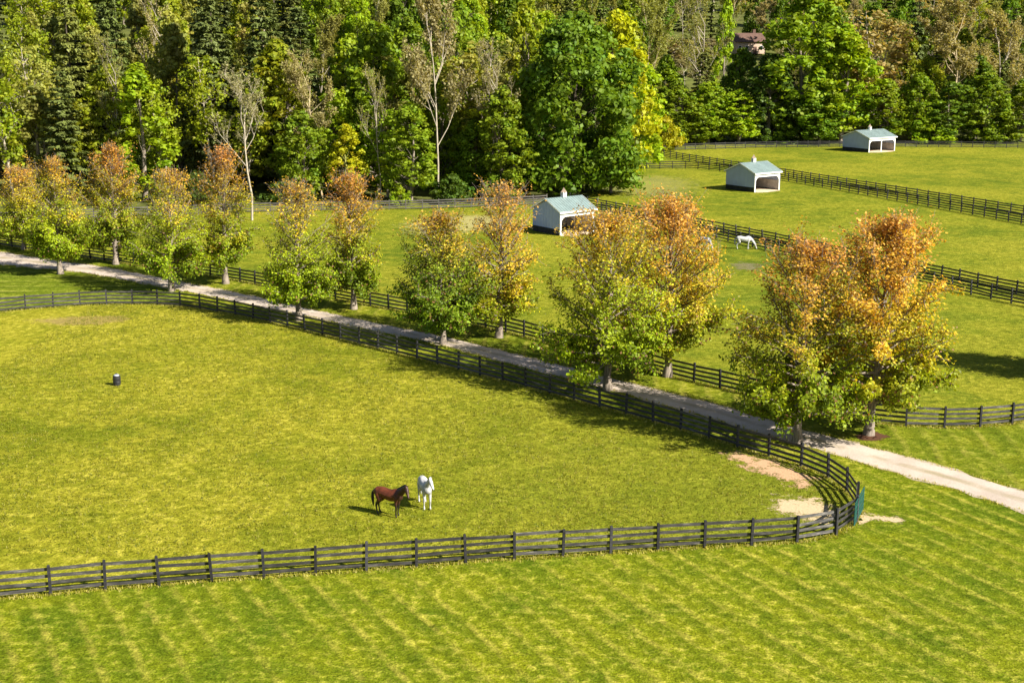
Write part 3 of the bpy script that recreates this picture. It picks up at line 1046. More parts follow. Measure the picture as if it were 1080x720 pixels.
def proto_bare(seed, h=24.0, w=8.0, trunk_mat=BARK_PALE, leaves=1500, lean=0.0, first=0.35, leaf=0.17):
    rng = np.random.default_rng(seed)
    segs = []
    ends = []

    def grow(p, d, L, r, lev):
        pts, dd = limb(segs, p, d, L, r, rng, 5 if lev == 0 else 3, 0.07 if lev == 0 else 0.13, 0.07, 0.35 if lev < 2 else 0.3)
        if lev >= 3:
            ends.append((pts[0], pts[-1])); return
        nb = (9, 6, 5)[lev]
        for k in range(nb):
            f = (first if lev == 0 else 0.3) + (1 - (first if lev == 0 else 0.3)) * (k + rng.uniform(0, 1)) / nb
            m = len(pts) - 1
            j = min(int(f * m), m - 1); g = f * m - j
            q = pts[j] * (1 - g) + pts[j + 1] * g
            az = rng.uniform(0, 6.28)
            side = np.array([math.cos(az), math.sin(az), 0])
            nd = dd * 0.75 + side * 0.62 + np.array([0, 0, 0.18])
            nd /= np.linalg.norm(nd)
            grow(q, nd, L * (0.42, 0.5, 0.48)[lev] * rng.uniform(0.7, 1.15) * (1.1 - 0.35 * f), r * (0.42, 0.45, 0.5)[lev], lev + 1)
        ends.append((pts[-2], pts[-1]))

    grow(np.zeros(3), np.array([lean, 0, 1.0]) / math.hypot(1, lean), h * 0.88, 0.0085 * h, 0)
    A0 = np.array([e[0] for e in ends]); A1 = np.array([e[1] for e in ends])
    i = rng.integers(0, len(ends), size=leaves)
    u = rng.uniform(0, 1.15, size=(leaves, 1))
    P = A0[i] + (A1[i] - A0[i]) * u + rng.normal(size=(leaves, 3)) * 0.22
    N = rng.normal(size=(leaves, 3)) + np.array([0, 0, 0.5])
    C = np.ones((leaves, 3)) * rng.uniform(0.6, 1.35, size=(leaves, 1))
    Q = quad_arrays(P, N, rng.uniform(0.6, 1.25, size=leaves) * leaf, rng, 0.6)
    zz = max(s[2][2] for s in segs)
    ww = 2 * np.percentile(np.hypot(A1[:, 0], A1[:, 1]), 92)
    return Proto(quads_mesh('crown', Q, C, LEAF), segs_mesh('trunk', segs, trunk_mat, 4), zz, ww)


def proto_conifer(seed, h=24.0, w=7.5, z0=0.06, gap=1.25, trunk_mat=BARK_DARK, open_=0.0):
    rng = np.random.default_rng(seed)
    segs = []
    limb(segs, np.zeros(3), np.array([0, 0, 1.0]), h * 0.98, 0.014 * h, rng, 8, 0.008, 0.05, 0.06)
    Ps, Ns, As, Cs, Ss = [], [], [], [], []
    z = h * z0
    while z < h * 0.985:
        t = z / h
        reach = w / 2 * (1 - t) ** 0.60 * rng.uniform(0.85, 1.1) + 0.18
        nb = rng.integers(5, 8)
        a0 = rng.uniform(0, 6.28)
        for k in range(nb):
            az = a0 + 2 * math.pi * k / nb + rng.normal() * 0.18
            L = reach * rng.uniform(0.65, 1.15)
            if rng.uniform() < open_: continue
            droop = -0.22 - 0.25 * (1 - t) + rng.normal() * 0.08
            m = int(18 + 38 * L)
            u = rng.uniform(0.15, 1.0, size=m) ** 0.75
            out = np.array([math.cos(az), math.sin(az), 0.0])
            side = np.array([-math.sin(az), math.cos(az), 0.0])
            zz = z + L * (0.12 * u + droop * u ** 2) + 0.16 * L * u ** 4
            wid = 0.34 * L * (1 - u) ** 0.6 * rng.normal(size=m) * 0.55
            P = out[None, :] * (u * L)[:, None] + side[None, :] * wid[:, None]
            P[:, 2] = zz - np.abs(rng.normal(size=m)) * 0.18
            Ps.append(P)
            Ns.append(np.tile(np.array([0, 0, 0.8]) + out * 0.35, (m, 1)) + rng.normal(size=(m, 3)) * 0.4)
            As.append(np.tile(out + side * 0.0, (m, 1)) + side[None, :] * (np.sign(wid) * 0.8)[:, None] - np.array([0, 0, 0.35]))
            b = rng.uniform(0.7, 1.3)
            Cs.append(np.ones((m, 3)) * b * rng.uniform(0.65, 1.35, size=(m, 1)) * np.where(u[:, None] > 0.7, 1.45, 0.95))
            Ss.append(rng.uniform(0.20, 0.42, size=m))
            if L > 0.9:
                e = out * L * 0.9; e = np.array([e[0], e[1], z + L * (0.1 + droop * 0.8)])
                segs.append((np.array([0, 0, z]), 0.035, e, 0.012))
        z += gap * rng.uniform(0.75, 1.25) * (0.55 + 0.6 * (1 - t))
    P = np.concatenate(Ps); N = np.concatenate(Ns); Al = np.concatenate(As); C = np.concatenate(Cs); S = np.concatenate(Ss)
    Q = quad_arrays(P, N, S, rng, 0.42, along=Al)
    return Proto(quads_mesh('crown', Q, C, NEEDLE), segs_mesh('trunk', segs, trunk_mat, 4), h, w)


PR = {
    'broad': [proto_broad(1, nclump=200, per=48, clump=(0.11, 0.21)), proto_broad(2, 20, 9, 0.05, 210, 46, clump=(0.10, 0.20)), proto_broad(3, 20, 8, 0.14, 165, 48, top=0.8, shell=0.42, clump=(0.11, 0.22)), proto_broad(8, 20, 7.5, 0.16, 150, 48, top=0.5, clump=(0.11, 0.23))],
    'maple': [proto_broad(4, 26, 18, 0.03, 330, 78, 0.36, BARK_DARK, shell=0.62, clump=(0.10, 0.17), top=0.55)],
    'narrow': [proto_broad(5, 20, 6, 0.05, 95, 70, 0.27, top=0.9), proto_broad(6, 20, 6.5, 0.12, 85, 64, 0.28, BARK_MOSS, top=0.7, shell=0.4)],
    'slender': [proto_slender(11), proto_slender(12, forks=3), proto_slender(13, z0=0.2, trunk_mat=BARK_MOSS), proto_slender(14, 22, 7, 0.36, 85, 40, forks=2)],
    'bare': [proto_bare(21, leaves=3500), proto_bare(22, leaves=6500, trunk_mat=BARK_TAN, leaf=0.2), proto_bare(23, leaves=2600, first=0.42, w=6)],
    'olive': [proto_bare(25, leaves=9000, trunk_mat=BARK_TAN, leaf=0.22), proto_bare(26, leaves=8000, trunk_mat=BARK_PALE, leaf=0.22, first=0.3)],
    'conifer': [proto_conifer(31), proto_conifer(32, 24, 6.8, 0.10, 1.35, open_=0.12), proto_conifer(33, 24, 8.4, 0.04, 1.3, open_=0.06)],
    'shrub': [proto_broad(41, 5, 6, 0.0, 46, 60, 0.24, BARK_DARK, top=0.7), proto_broad(42, 5, 5, 0.0, 40, 62, 0.22, BARK_DARK, top=1.0)],
}
COLS = {
    'dark':   (0.085, 0.140, 0.016), 'deep': (0.150, 0.240, 0.013), 'green': (0.215, 0.295, 0.012), 'bright': (0.28, 0.39, 0.009),
    'yg':     (0.275, 0.320, 0.012), 'yellow': (0.40, 0.41, 0.011), 'olive': (0.29, 0.29, 0.055), 'tan': (0.34, 0.30, 0.125),
    'brown':  (0.37, 0.29, 0.070), 'spruce': (0.120, 0.152, 0.036), 'pine': (0.160, 0.185, 0.034), 'rust': (0.22, 0.09, 0.02),
}
WOOD_N = 0


def wood_tree(kind, px, D, top, wpx, col, label, group=None, var=None, rz=None, name=None, x=None):
    global WOOD_N
    WOOD_N += 1
    rr = random.Random(WOOD_N * 7 + 3)
    X = xat(px, D) if x is None else x
    zg = hill(X, D)
    X = xat(px, D, zg + 8) if x is None else x
    zg = hill(X, D)
    H = max(2.0, z_at(top, D) - zg)
    W = wpx / pxm(D, zg + 8)
    pr = PR[kind][(rr.randrange(99) if var is None else var) % len(PR[kind])]
    nm = name or {'conifer': 'spruce_tree', 'shrub': 'shrub', 'bare': 'bare_tree', 'olive': 'thin_tree', 'maple': 'maple_tree'}.get(kind, 'woodland_tree')
    root = empty(nm, (X, D, zg), rr.uniform(0, 6.28) if rz is None else rz, label, 'shrub' if kind == 'shrub' else 'tree', group)
    s = (W / pr.w, W / pr.w, H / pr.h)
    t = link_mesh('trunk', pr.trunk, root)
    c = link_mesh('crown', pr.crown, root)
    j = [rr.uniform(0.88, 1.14) for _ in range(3)]
    cc = COLS[col] if isinstance(col, str) else col
    c.color = (cc[0] * j[0], cc[1] * j[0] * (0.94 + 0.12 * rr.random()), cc[2] * j[2], 1)
    for o in (t, c): o.scale = s
    return root


# front of the woods, tree by tree as in the photograph
G1 = 'trees at the front of the woods'
FRONT = [
    ('slender', 10, 203, 55, 52, 'yg', 'thin yellow-green tree at the far left front of the woods', 0),
    ('slender', 44, 209, 38, 50, 'olive', 'thin olive tree with brownish top and pale stem, near the left edge of the woods', 1),
    ('conifer', 80, 220, -12, 66, 'pine', 'tall dark spruce behind the mossy stem, left woods', 1),
    ('slender', 82, 205, 96, 40, 'yg', 'mossy yellow-green stem with sparse leaves before the dark spruces', 2),
    ('conifer', 126, 222, -15, 66, 'spruce', 'tall dark spruce directly behind the bright green narrow tree', 0),
    ('narrow', 150, 203, 66, 62, 'bright', 'bright lime-green narrow tree glowing before the dark spruces', 0),
    ('bare', 165, 230, -26, 56, 'tan', 'bare pale tree with forked white limbs high above the lime-green tree', 0),
    ('narrow', 186, 226, 14, 52, 'olive', 'olive-yellow tree between the lime-green tree and the wide spruces', 1),
    ('conifer', 226, 219, -18, 88, 'spruce', 'wide dark spruce with layered boughs above the rust-red maple', 2),
    ('conifer', 282, 224, -16, 80, 'spruce', 'wide dark spruce with layered boughs above the yellow-green round tree', 0),
    ('bare', 263, 182, 66, 84, 'tan', 'white-trunked bare tree standing alone in front of the woods fence', 2),
    ('broad', 294, 214, 44, 82, 'yg', 'round yellow-green tree right of the white-trunked bare tree', 2),
    ('bare', 338, 207, 52, 76, 'tan', 'leaning bare tan tree with pale trunk left of centre in the woods', 1),
    ('broad', 318, 204, 118, 56, 'green', 'low green tree under the leaning bare tan tree', 0),
    ('narrow', 366, 203, 132, 38, 'yellow', 'small yellow tree at the foot of the woods by the leaning bare tree', 1),
    ('broad', 398, 216, 22, 84, 'green', 'tall mid-green tree left of the tallest tan bare tree', 1),
    ('broad', 432, 203, 112, 58, 'green', 'low mid-green tree at the woods edge beside the long white trunk', 3),
    ('slender', 408, 208, 95, 44, 'bright', 'slim bright-green tree with thin pale stem in the middle of the woods', 0),
    ('olive', 461, 204, -20, 84, 'tan', 'tallest tan nearly bare tree with a long white trunk in mid woods', 1),
    ('slender', 505, 218, 34, 66, 'olive', 'olive tree with several thin grey stems left of the big dark maple', 1),
    ('broad', 500, 208, 128, 48, 'deep', 'low dark green tree in the shade left of the big dark maple', 0),
    ('broad', 531, 205, 92, 62, 'green', 'rounded green tree touching the left side of the big dark maple', 2),
    ('maple', 604, 212, 18, 138, 'deep', 'big dark green round-crowned maple behind the nearest shed', 0),
    ('broad', 553, 226, 4, 62, 'yg', 'yellow-green crown rising left of the big dark maple top', 0),
    ('broad', 650, 232, 10, 76, 'yellow', 'bright yellow-green tree rising right of the big dark maple', 1),
    ('broad', 672, 240, 66, 62, 'bright', 'bright green tree sloping down to the start of the far double fence', 3),
    ('broad', 645, 214, 120, 50, 'green', 'medium green tree leaning on the right side of the big dark maple', 1),
    ('shrub', 704, 292, 126, 40, 'yellow', 'yellow bush at the corner where the far double fence begins', 0),
    ('olive', 684, 300, -14, 54, 'olive', 'grey-olive thin tree left of the one with a white forked trunk', 0),
    ('bare', 732, 322, -14, 58, 'olive', 'grey-olive thin tree with a white forked trunk above the green thicket', 0),
    ('broad', 716, 306, 92, 54, 'green', 'bushy green tree at the left of the thicket below the brown clearing', 0),
    ('broad', 748, 309, 86, 54, 'green', 'bushy green tree in the middle of the thicket below the brown clearing', 1),
    ('broad', 780, 309, 96, 46, 'bright', 'bushy green tree at the right of the thicket, under the far house', 3),
    ('narrow', 763, 345, -6, 26, 'bright', 'narrow bright green tree immediately left of the far house', 0),
    ('broad', 812, 312, 56, 62, 'dark', 'dark shaded tree right under the far house', 1),
    ('broad', 848, 314, -6, 96, 'green', 'large green tree left of the farthest shed, the tallest on that side', 0),
    ('broad', 888, 311, 26, 74, 'bright', 'bright green tree directly behind the farthest shed roof', 2),
    ('broad', 866, 308, 96, 52, 'deep', 'dark low tree left of the farthest shed', 0),
    ('slender', 922, 322, 2, 62, 'brown', 'brownish-gold thin tree above the farthest shed', 1),
    ('conifer', 963, 338, -12, 46, 'spruce', 'lone dark spruce right of the brownish-gold tree', 1),
    ('olive', 1004, 318, -10, 78, 'tan', 'sandy-coloured airy tree at the right of the woods', 0),
    ('olive', 1054, 328, 10, 72, 'tan', 'sandy-coloured airy tree with a dark stem near the right edge', 1),
    ('broad', 934, 311, 84, 50, 'green', 'bushy green tree just right of the farthest shed', 2),
    ('broad', 968, 312, 78, 50, 'green', 'bushy green tree below the lone dark spruce', 0),
    ('broad', 1004, 312, 88, 50, 'deep', 'bushy dark green tree below the left sandy airy tree', 3),
    ('broad', 1040, 313, 76, 54, 'green', 'bushy green tree below the right sandy airy tree', 1),
    ('broad', 1078, 313, 84, 52, 'green', 'bushy green tree cut by the right edge of the picture', 2),
    ('bare', 118, 205, 34, 44, 'olive', 'slim grey-stemmed tree with few leaves before the left spruces', 0),
    ('bare', 400, 204, 66, 46, 'olive', 'slim grey-stemmed tree standing before the tall mid-green tree', 2),
    ('bare', 516, 205, 40, 50, 'tan', 'pale slim-stemmed tree before the many-stemmed olive tree', 0),
    ('shrub', 420, 198, 198, 24, 'bright', 'small round bright bush by the woods fence, left of the long white trunk', 0),
    ('shrub', 296, 199, 190, 44, 'dark', 'dark low bush behind the woods fence under the round yellow-green tree', 1),
    ('shrub', 478, 201, 186, 44, 'dark', 'dark low bush behind the woods fence right of the long white trunk', 0),
    ('shrub', 525, 203, 182, 50, 'deep', 'green low bush behind the woods fence left of the nearest shed', 1),
    ('shrub', 205, 199, 184, 46, 'dark', 'dark low bush behind the woods fence under the wide spruces', 0),
    ('shrub', 120, 199, 188, 44, 'yg', 'yellowish low bush behind the woods fence under the left spruces', 1),
    ('shrub', 828, 310, 128, 42, 'deep', 'low bush at the woods foot left of the farthest shed', 1),
    ('shrub', 985, 310, 130, 44, 'bright', 'low lime bush at the woods foot right of the farthest shed', 0),
    ('shrub', 1060, 311, 128, 44, 'green', 'low green bush at the woods foot near the right edge', 1),
]
for f in FRONT:
    kind, px, D, top, w, col, lab, var = f
    wood_tree(kind, px, D, top, w, col, lab, 'bushes at the foot of the woods' if kind == 'shrub' else G1, var,
              rz=(0.0 if kind == 'bare' else None))

# deeper woods
def fill():
    rr = random.Random(77)
    spots = []
    names = {'conifer': 'dark spruce', 'broad': 'leafy tree', 'slender': 'slim tree', 'olive': 'airy half-bare tree', 'bare': 'bare pale tree', 'narrow': 'narrow leafy tree'}
    coln = {'spruce': 'dark', 'pine': 'dark', 'green': 'mid-green', 'deep': 'deep green', 'yg': 'yellow-green', 'bright': 'bright green', 'olive': 'olive',
            'tan': 'sandy', 'brown': 'brownish', 'yellow': 'yellow', 'dark': 'dark green'}
    land = [(0, 'at the left edge'), (60, 'behind the mossy stem'), (125, 'behind the lime-green tree'), (185, 'behind the wide spruces'),
            (250, 'above the white-trunked bare tree'), (320, 'behind the leaning bare tan tree'), (400, 'behind the tall mid-green tree'),
            (460, 'behind the long white trunk'), (520, 'behind the many-stemmed olive tree'), (600, 'behind the big dark maple'),
            (665, 'behind the yellow bush at the fence corner'), (740, 'beside the brown clearing'), (800, 'by the far house'), (860, 'behind the largest green tree'),
            (920, 'above the farthest shed'), (980, 'behind the lone dark spruce'), (1050, 'near the right edge')]
    out = []
    for row in range(9):
        d0 = (14, 30, 48, 70, 92, 116, 145, 190, 245)[row]
        px = -25 + rr.uniform(0, 20)
        while px < 1110:
            for it in range(3):
                X = xat(px, 250 if px < 660 else 330)
                D = edge_y(X) + d0 + rr.uniform(-6, 6)
                X = xat(px, D, hill(X, D) + 8)
            D = edge_y(X) + d0 + rr.uniform(-6, 6)
            clear = 700 < px < 803 and row >= 1 and D < 445   # low growth round the clearing and house
            s = pxm(D)
            if px < 315:
                kind, col = rr.choice([('conifer', 'spruce'), ('conifer', 'pine'), ('conifer', 'spruce'), ('narrow', 'olive'), ('slender', 'yg'), ('broad', 'yg')])
            elif px < 660:
                kind, col = rr.choice([('broad', 'green'), ('broad', 'deep'), ('broad', 'yg'), ('slender', 'olive'), ('conifer', 'pine'), ('olive', 'olive'), ('narrow', 'green'), ('broad', 'bright'), ('broad', 'green')])
            else:
                kind, col = rr.choice([('olive', 'olive'), ('olive', 'tan'), ('broad', 'green'), ('slender', 'yg'), ('broad', 'deep'), ('slender', 'brown'), ('conifer', 'pine'), ('broad', 'yg')])
            H = rr.uniform(19, 27) * (0.85 if row == 0 else 1)
            if px > 660: H *= 0.95
            W = {'conifer': 10, 'broad': 9.5, 'narrow': 7, 'slender': 7, 'olive': 9, 'bare': 9}[kind] * rr.uniform(0.9, 1.15)
            if clear:
                H = rr.uniform(6, 11); W = rr.uniform(7, 10)
                kind, col = rr.choice([('broad', 'olive'), ('broad', 'yg'), ('broad', 'tan'), ('olive', 'tan')])
            if not (758 < px < 812 and row >= 1 and D < 446): out.append((kind, px, X, D, H, W, col, row))
            px += s * W * rr.uniform(0.62, 0.95) * (1.05 if row < 4 else 1.1)
    # names that tell them apart
    from collections import defaultdict
    seen = defaultdict(list)
    for e in out:
        kind, px, X, D, H, W, col, row = e
        lm = min(land, key=lambda q: abs(q[0] - px))[1]
        depth = ('second row', 'third row', 'middle rows', 'deep part', 'lower slope', 'mid slope', 'far slope', 'upper slope', 'hilltop')[row]
        seen[(coln[col].replace('dark', '') if kind == 'conifer' else coln[col], names[kind], lm, depth)].append(e)
    for (c, nme, lm, depth), es in seen.items():
        es.sort(key=lambda e: e[1])
        for i, e in enumerate(es):
            kind, px, X, D, H, W, col, row = e
            pos = '' if len(es) == 1 else (('left ' if i == 0 else 'right ') if len(es) == 2 else ('leftmost ', 'middle ', 'rightmost ')[0 if i == 0 else 2 if i == len(es) - 1 else 1])
            lab = (pos + (c + ' ' if c else '') + nme + ', ' + depth + ', ' + lm).strip()
            WT = wood_tree(kind, px, D, 0, W * pxm(D), col, lab, 'trees deeper in the woods', x=X)
            pr = PR[kind]
            for ch in WT.children: ch.scale.z = ch.scale.z * H / max(2.0, z_at(0, D) - hill(X, D))


fill()

# ------------------------------------------------------------------ far house on the slope
def far_house():
    D = 440
    X = xat(786, D, 19)
    zg = hill(X, D)
    root = empty('house', (X, D, zg), R(14), 'distant tan house with a brown roof glimpsed through the treetops', 'house')
    b = MB(); b.box((0, 0, 1.9), (10, 8, 3.8)); b.prism([(-4, 3.8), (4, 3.8), (0, 6.2)], 'x', -5.0, 5.0)
    b.build('wall', HOUSEWALL, root)
    b = MB()
    for s in (1, -1):
        b.box((0, s * 2.25, 5.02), (11, 5.3, 0.2), rot=Matrix.Rotation(-s * math.atan(0.6), 3, 'X'))
    rf = b.build('roof', HOUSEROOF, root)
    b = MB(); b.box((3, 0.6, 6.6), (0.9, 0.9, 2.0)); b.build('chimney', HOUSEROOF, rf)
    for x in (-3.6, -1.2, 1.6, 3.8):
        for z in (1.9,):
            if x == 1.6: continue
            b = MB(); b.box((x, -4.02, z), (1.1, 0.08, 1.3)); w = b.build('window', WHITE, root)
            b = MB(); b.box((x, -4.075, z), (0.9, 0.03, 1.1)); b.build('pane', DARKGLASS, w)
    b = MB(); b.box((1.6, -4.03, 1.1), (1.1, 0.1, 2.2)); b.build('door', HOUSEROOF, root)


far_house()

# ------------------------------------------------------------------ horses
def horse_coat(name, white):
    m = NT(name)
    co = m.obj()
    sep = m.n('ShaderNodeSeparateXYZ'); m.l(co, sep.inputs[0])
    n = m.noise(co, 4.5, 5)
    if white:
        c = m.ramp(n, [(0.35, (0.27, 0.27, 0.275)), (0.5, (0.40, 0.395, 0.385)), (0.62, (0.50, 0.49, 0.47))])
        c = m.mix(m.ramp(sep.outputs[2], [(0.02, 1.0), (0.10, 0.0)]), c, (0.25, 0.22, 0.18))
    else:
        c = m.ramp(n, [(0.3, (0.045, 0.012, 0.006)), (0.55, (0.105, 0.026, 0.010)), (0.75, (0.16, 0.042, 0.015))])
        z = m.math('ADD', sep.outputs[2], m.math('MULTIPLY', m.math('SUBTRACT', n, 0.5), 0.25))
        c = m.mix(m.ramp(z, [(0.60, 1.0), (0.95, 0.0)]), c, (0.010, 0.008, 0.008))
        c = m.mix(m.ramp(sep.outputs[0], [(0.35, 0.0), (0.75, 0.8)]), c, (0.022, 0.010, 0.008))
    m.base(c); m.rough(0.5, 0.35)
    return m.m


COAT_BAY, COAT_WHITE = horse_coat('coat_bay', False), horse_coat('coat_white', True)
HAIR_BLACK = simple('hair_black', (0.010, 0.009, 0.010), 0.6, 0.3, 0.3, 8)
HAIR_WHITE = simple('hair_white', (0.30, 0.30, 0.31), 0.7, 0.2, 0.12, 8)
EYE = simple('eye', (0.01, 0.008, 0.006), 0.15, 0.6, 0.1, 3)


def blob_mesh(name, chains, mat, voxel=0.024, smooth=6):
    """chains of (x,y,z,rx[,rz]) swept with dense ellipsoids, fused to one skin by a voxel remesh"""
    bm = bmesh.new()
    for ch in chains:
        ch = [c if len(c) == 5 else (*c, c[3]) for c in ch]
        for i in range(len(ch) - 1):
            a, b = np.array(ch[i], float), np.array(ch[i + 1], float)
            L = np.linalg.norm(a[:3] - b[:3])
            k = max(2, int(L / (0.28 * min(a[3], b[3]))) + 1)
            for j in range(k + 1):
                t = j / k
                s = t * t * (3 - 2 * t) * 0.5 + t * 0.5
                q = a * (1 - t) + b * t
                r = a[3:] * (1 - s) + b[3:] * s
                bmesh.ops.create_icosphere(bm, subdivisions=2, radius=1.0,
                                           matrix=Matrix.Translation(q[:3]) @ Matrix.Diagonal((r[0], r[0], r[1], 1)))
    me = bpy.data.meshes.new(name)
    bm.to_mesh(me); bm.free()
    o = bpy.data.objects.new('tmp_' + name, me)
    COL.objects.link(o)
    r = o.modifiers.new('r', 'REMESH'); r.mode = 'VOXEL'; r.voxel_size = voxel
    s = o.modifiers.new('s', 'SMOOTH'); s.iterations = smooth; s.factor = 0.5
    dg = bpy.context.evaluated_depsgraph_get()
    out = bpy.data.meshes.new_from_object(o.evaluated_get(dg))
    bpy.data.objects.remove(o); bpy.data.meshes.remove(me)
    out.name = name
    out.materials.clear(); out.materials.append(mat)
    out.polygons.foreach_set('use_smooth', [True] * len(out.polygons))
    return out


def horse(loc, rz, pose, white, label, scale=1.0, group=None):
    root = empty('horse', loc, rz, label, 'horse', group)
    body = [(-.80, 0, 1.20, .17, .18), (-.66, 0, 1.23, .25, .27), (-.42, 0, 1.22, .27, .30), (-.12, 0, 1.15, .29, .31), (.18, 0, 1.12, .29, .33),
            (.44, 0, 1.16, .25, .33), (.62, 0, 1.14, .20, .26)]
    wither = [(.26, 0, 1.34, .13, .16), (.44, 0, 1.40, .10, .14), (.58, 0, 1.34, .13, .16)]
    if pose == 'graze':
        neck = [(.56, 0, 1.24, .17, .24), (.82, 0, 1.08, .12, .18), (1.06, 0, .80, .095, .13), (1.20, 0, .56, .09, .11)]
        poll = (1.22, 0, .54); muz = (1.42, 0, .10)
    elif pose == 'turned':
        neck = [(.56, 0, 1.26, .18, .28), (.82, -.04, 1.46, .14, .24), (1.04, -.12, 1.66, .115, .18), (1.16, -.20, 1.76, .10, .13)]
        poll = (1.18, -.22, 1.76); muz = (1.42, -.42, 1.32)
    else:
        neck = [(.56, 0, 1.28, .17, .24), (.76, 0, 1.52, .12, .18), (.90, .03, 1.70, .095, .14), (.98, .05, 1.82, .09, .11)]
        poll = (1.0, .05, 1.80); muz = (1.34, .14, 1.40)
    poll = Vector(poll); muz = Vector(muz)
    hd = (muz - poll)
    side = hd.cross(Vector((0, 0, 1)))
    if side.length < 1e-3: side = Vector((0, 1, 0))
    side.normalize()
    head = [(*poll, .10, .115), (*(poll + hd * .3), .115, .13), (*(poll + hd * .62), .080, .09), (*(poll + hd * .88), .066, .070), (*muz, .058, .060)]
    chains = [body, wither, neck, head]
    up = side.cross(hd).normalized()
    if up.z < 0: up = -up
    for s in (1, -1):
        e0 = poll + side * s * .055 + up * .06 - hd.normalized() * .02
        e1 = e0 + up * .13 + side * s * .02 - hd.normalized() * .05
        chains.append([(*e0, .032), (*e1, .018)])
    rng = random.Random(int(loc[0] * 100))
    for s in (1, -1):
        st = rng.uniform(-.08, .08)
        y = .155 * s
        chains.append([(.50, .13 * s, 1.05, .13, .20), (.48, y, .84, .085, .13), (.52 + st, y, .48, .058, .075), (.50 + st, y, .28, .040, .05),
                       (.49 + st, y, .15, .044), (.53 + st, y, .05, .052, .05)])
        st = rng.uniform(-.08, .08)
        chains.append([(-.60, .12 * s, 1.08, .17, .24), (-.50, y, .86, .13, .17), (-.68 + st * .5, y, .66, .075, .10), (-.80 + st, y, .52, .058, .075),
                       (-.76 + st, y, .28, .042, .05), (-.74 + st, y, .15, .046), (-.69 + st, y, .05, .054, .05)])
    coat = COAT_WHITE if white else COAT_BAY
    hair = HAIR_WHITE if white else HAIR_BLACK
    parts = [link_mesh('body', blob_mesh('body', chains, coat), root)]
    tail = [(-.93, 0, 1.24, .055), (-1.02, 0, 1.08, .075), (-1.03, 0, .80, .085), (-1.00, 0, .52, .055), (-.98, 0, .36, .02)]
    parts.append(link_mesh('tail', blob_mesh('tail', [tail], hair, 0.02, 3), root))
    mane = []
    for i in range(len(neck)):
        x, y, z, r0, r1 = neck[i]
        d = Vector(neck[min(i + 1, 3)][:3]) - Vector(neck[max(0, i - 1)][:3])
        u = Vector((-d.z, 0, d.x)).normalized()
        if u.z < 0 and pose != 'graze': u = -u
        if pose == 'graze' and u.x < 0: u = -u
        mane.append((x + u.x * r1 * .85, y + .045, z + u.z * r1 * .85, .05, .065))
    mane.append((poll.x + hd.x * .15 + up.x * .07, poll.y + hd.y * .15, poll.z + up.z * .08 + hd.z * .15, .035, .04))
    parts.append(link_mesh('mane', blob_mesh('mane', [mane], hair, 0.02, 3), root))
    for s in (1, -1):
        bm = bmesh.new(); bmesh.ops.create_icosphere(bm, subdivisions=2, radius=0.022)
        me = bpy.data.meshes.new('eye'); bm.to_mesh(me); bm.free(); me.materials.append(EYE)
        parts.append(link_mesh('eye', me, root, poll + hd * .27 + side * s * .085 + up * .03))
    root.scale = (scale,) * 3
    return root


h0, h1 = at(398.5, 539.5), at(422.5, 547)
c0 = (h0 + h1) / 2
horse((c0.x + 0.03, c0.y, 0), R(-27), 'turned', False, 'bay horse with black legs, mane and tail turning its head, in the near paddock', 1.04)
f1 = at(452, 538)
horse((f1.x - 0.22, f1.y + 0.58, 0), R(-74), 'up', True, 'white horse facing the viewer beside the bay horse', 1.06)
g = at(784.5, 262.8)
horse((g.x, g.y, 0), R(-8), 'graze', True, 'white horse grazing in full view in front of the double fence', 1.06)
g = at(743.5, 263)
horse((g.x, g.y, 0), R(-58), 'graze', True, 'white horse half hidden behind the amber maple', 1.0)

# ------------------------------------------------------------------ barrel feeder in the paddock
def barrel():
    p = at(123.5, 406)
    root = empty('barrel', p, 0.3, 'small black barrel with a pale lid standing alone in the paddock', 'barrel')
    b = MB()
    b.lathe([(0.25, 0.0), (0.27, 0.03), (0.275, 0.22), (0.29, 0.24), (0.29, 0.28), (0.275, 0.30), (0.28, 0.50), (0.295, 0.52), (0.295, 0.56), (0.275, 0.58), (0.26, 0.72)], 20)
    b.build('drum', BLACKP, root)
    b = MB(); b.lathe([(0.20, 0.722), (0.205, 0.76), (0.17, 0.80), (0.08, 0.83), (0.02, 0.835)], 20); l = b.build('lid', LIDP, root)
    b = MB(); b.box((0, 0, 0.86), (0.18, 0.04, 0.05)); b.build('handle', BLACKP, l)


barrel()

# ------------------------------------------------------------------ grass tufts
def tufts(name, pts, rng, size, cols, mat):
    n = len(pts)
    k = 3
    P = np.repeat(pts, k, axis=0) + rng.normal(size=(n * k, 3)) * np.array([0.05, 0.05, 0])
    s = np.repeat(rng.uniform(0.5, 1.3, size=n), k) * size
    az = rng.uniform(0, 6.28, size=n * k)
    lean = rng.uniform(0.1, 0.7, size=n * k)
    tip = np.stack([np.cos(az) * lean, np.sin(az) * lean, np.ones(n * k)], 1) * s[:, None]
    w = np.stack([-np.sin(az), np.cos(az), np.zeros(n * k)], 1) * (s * 0.22)[:, None]
    P[:, 2] = 0.0
    Q = np.stack([P - w, P + w, P + tip + w * 0.25, P + tip - w * 0.25], 1)
    c = cols[rng.integers(0, len(cols), size=n)]
    c = np.repeat(c, k, axis=0) * rng.uniform(0.7, 1.25, size=(n * k, 1))
    o = link_mesh(name, quads_mesh(name, Q, c, mat))
    o['kind'] = 'stuff'
    return o


def inside(poly, x, y):
    c = np.zeros(len(x), bool)
    n = len(poly)
    for i in range(n):
        a, b = poly[i], poly[(i + 1) % n]
        cond = ((a.y > y) != (b.y > y)) & (x < (b.x - a.x) * (y - a.y) / (b.y - a.y + 1e-12) + a.x)
        c ^= cond
    return c


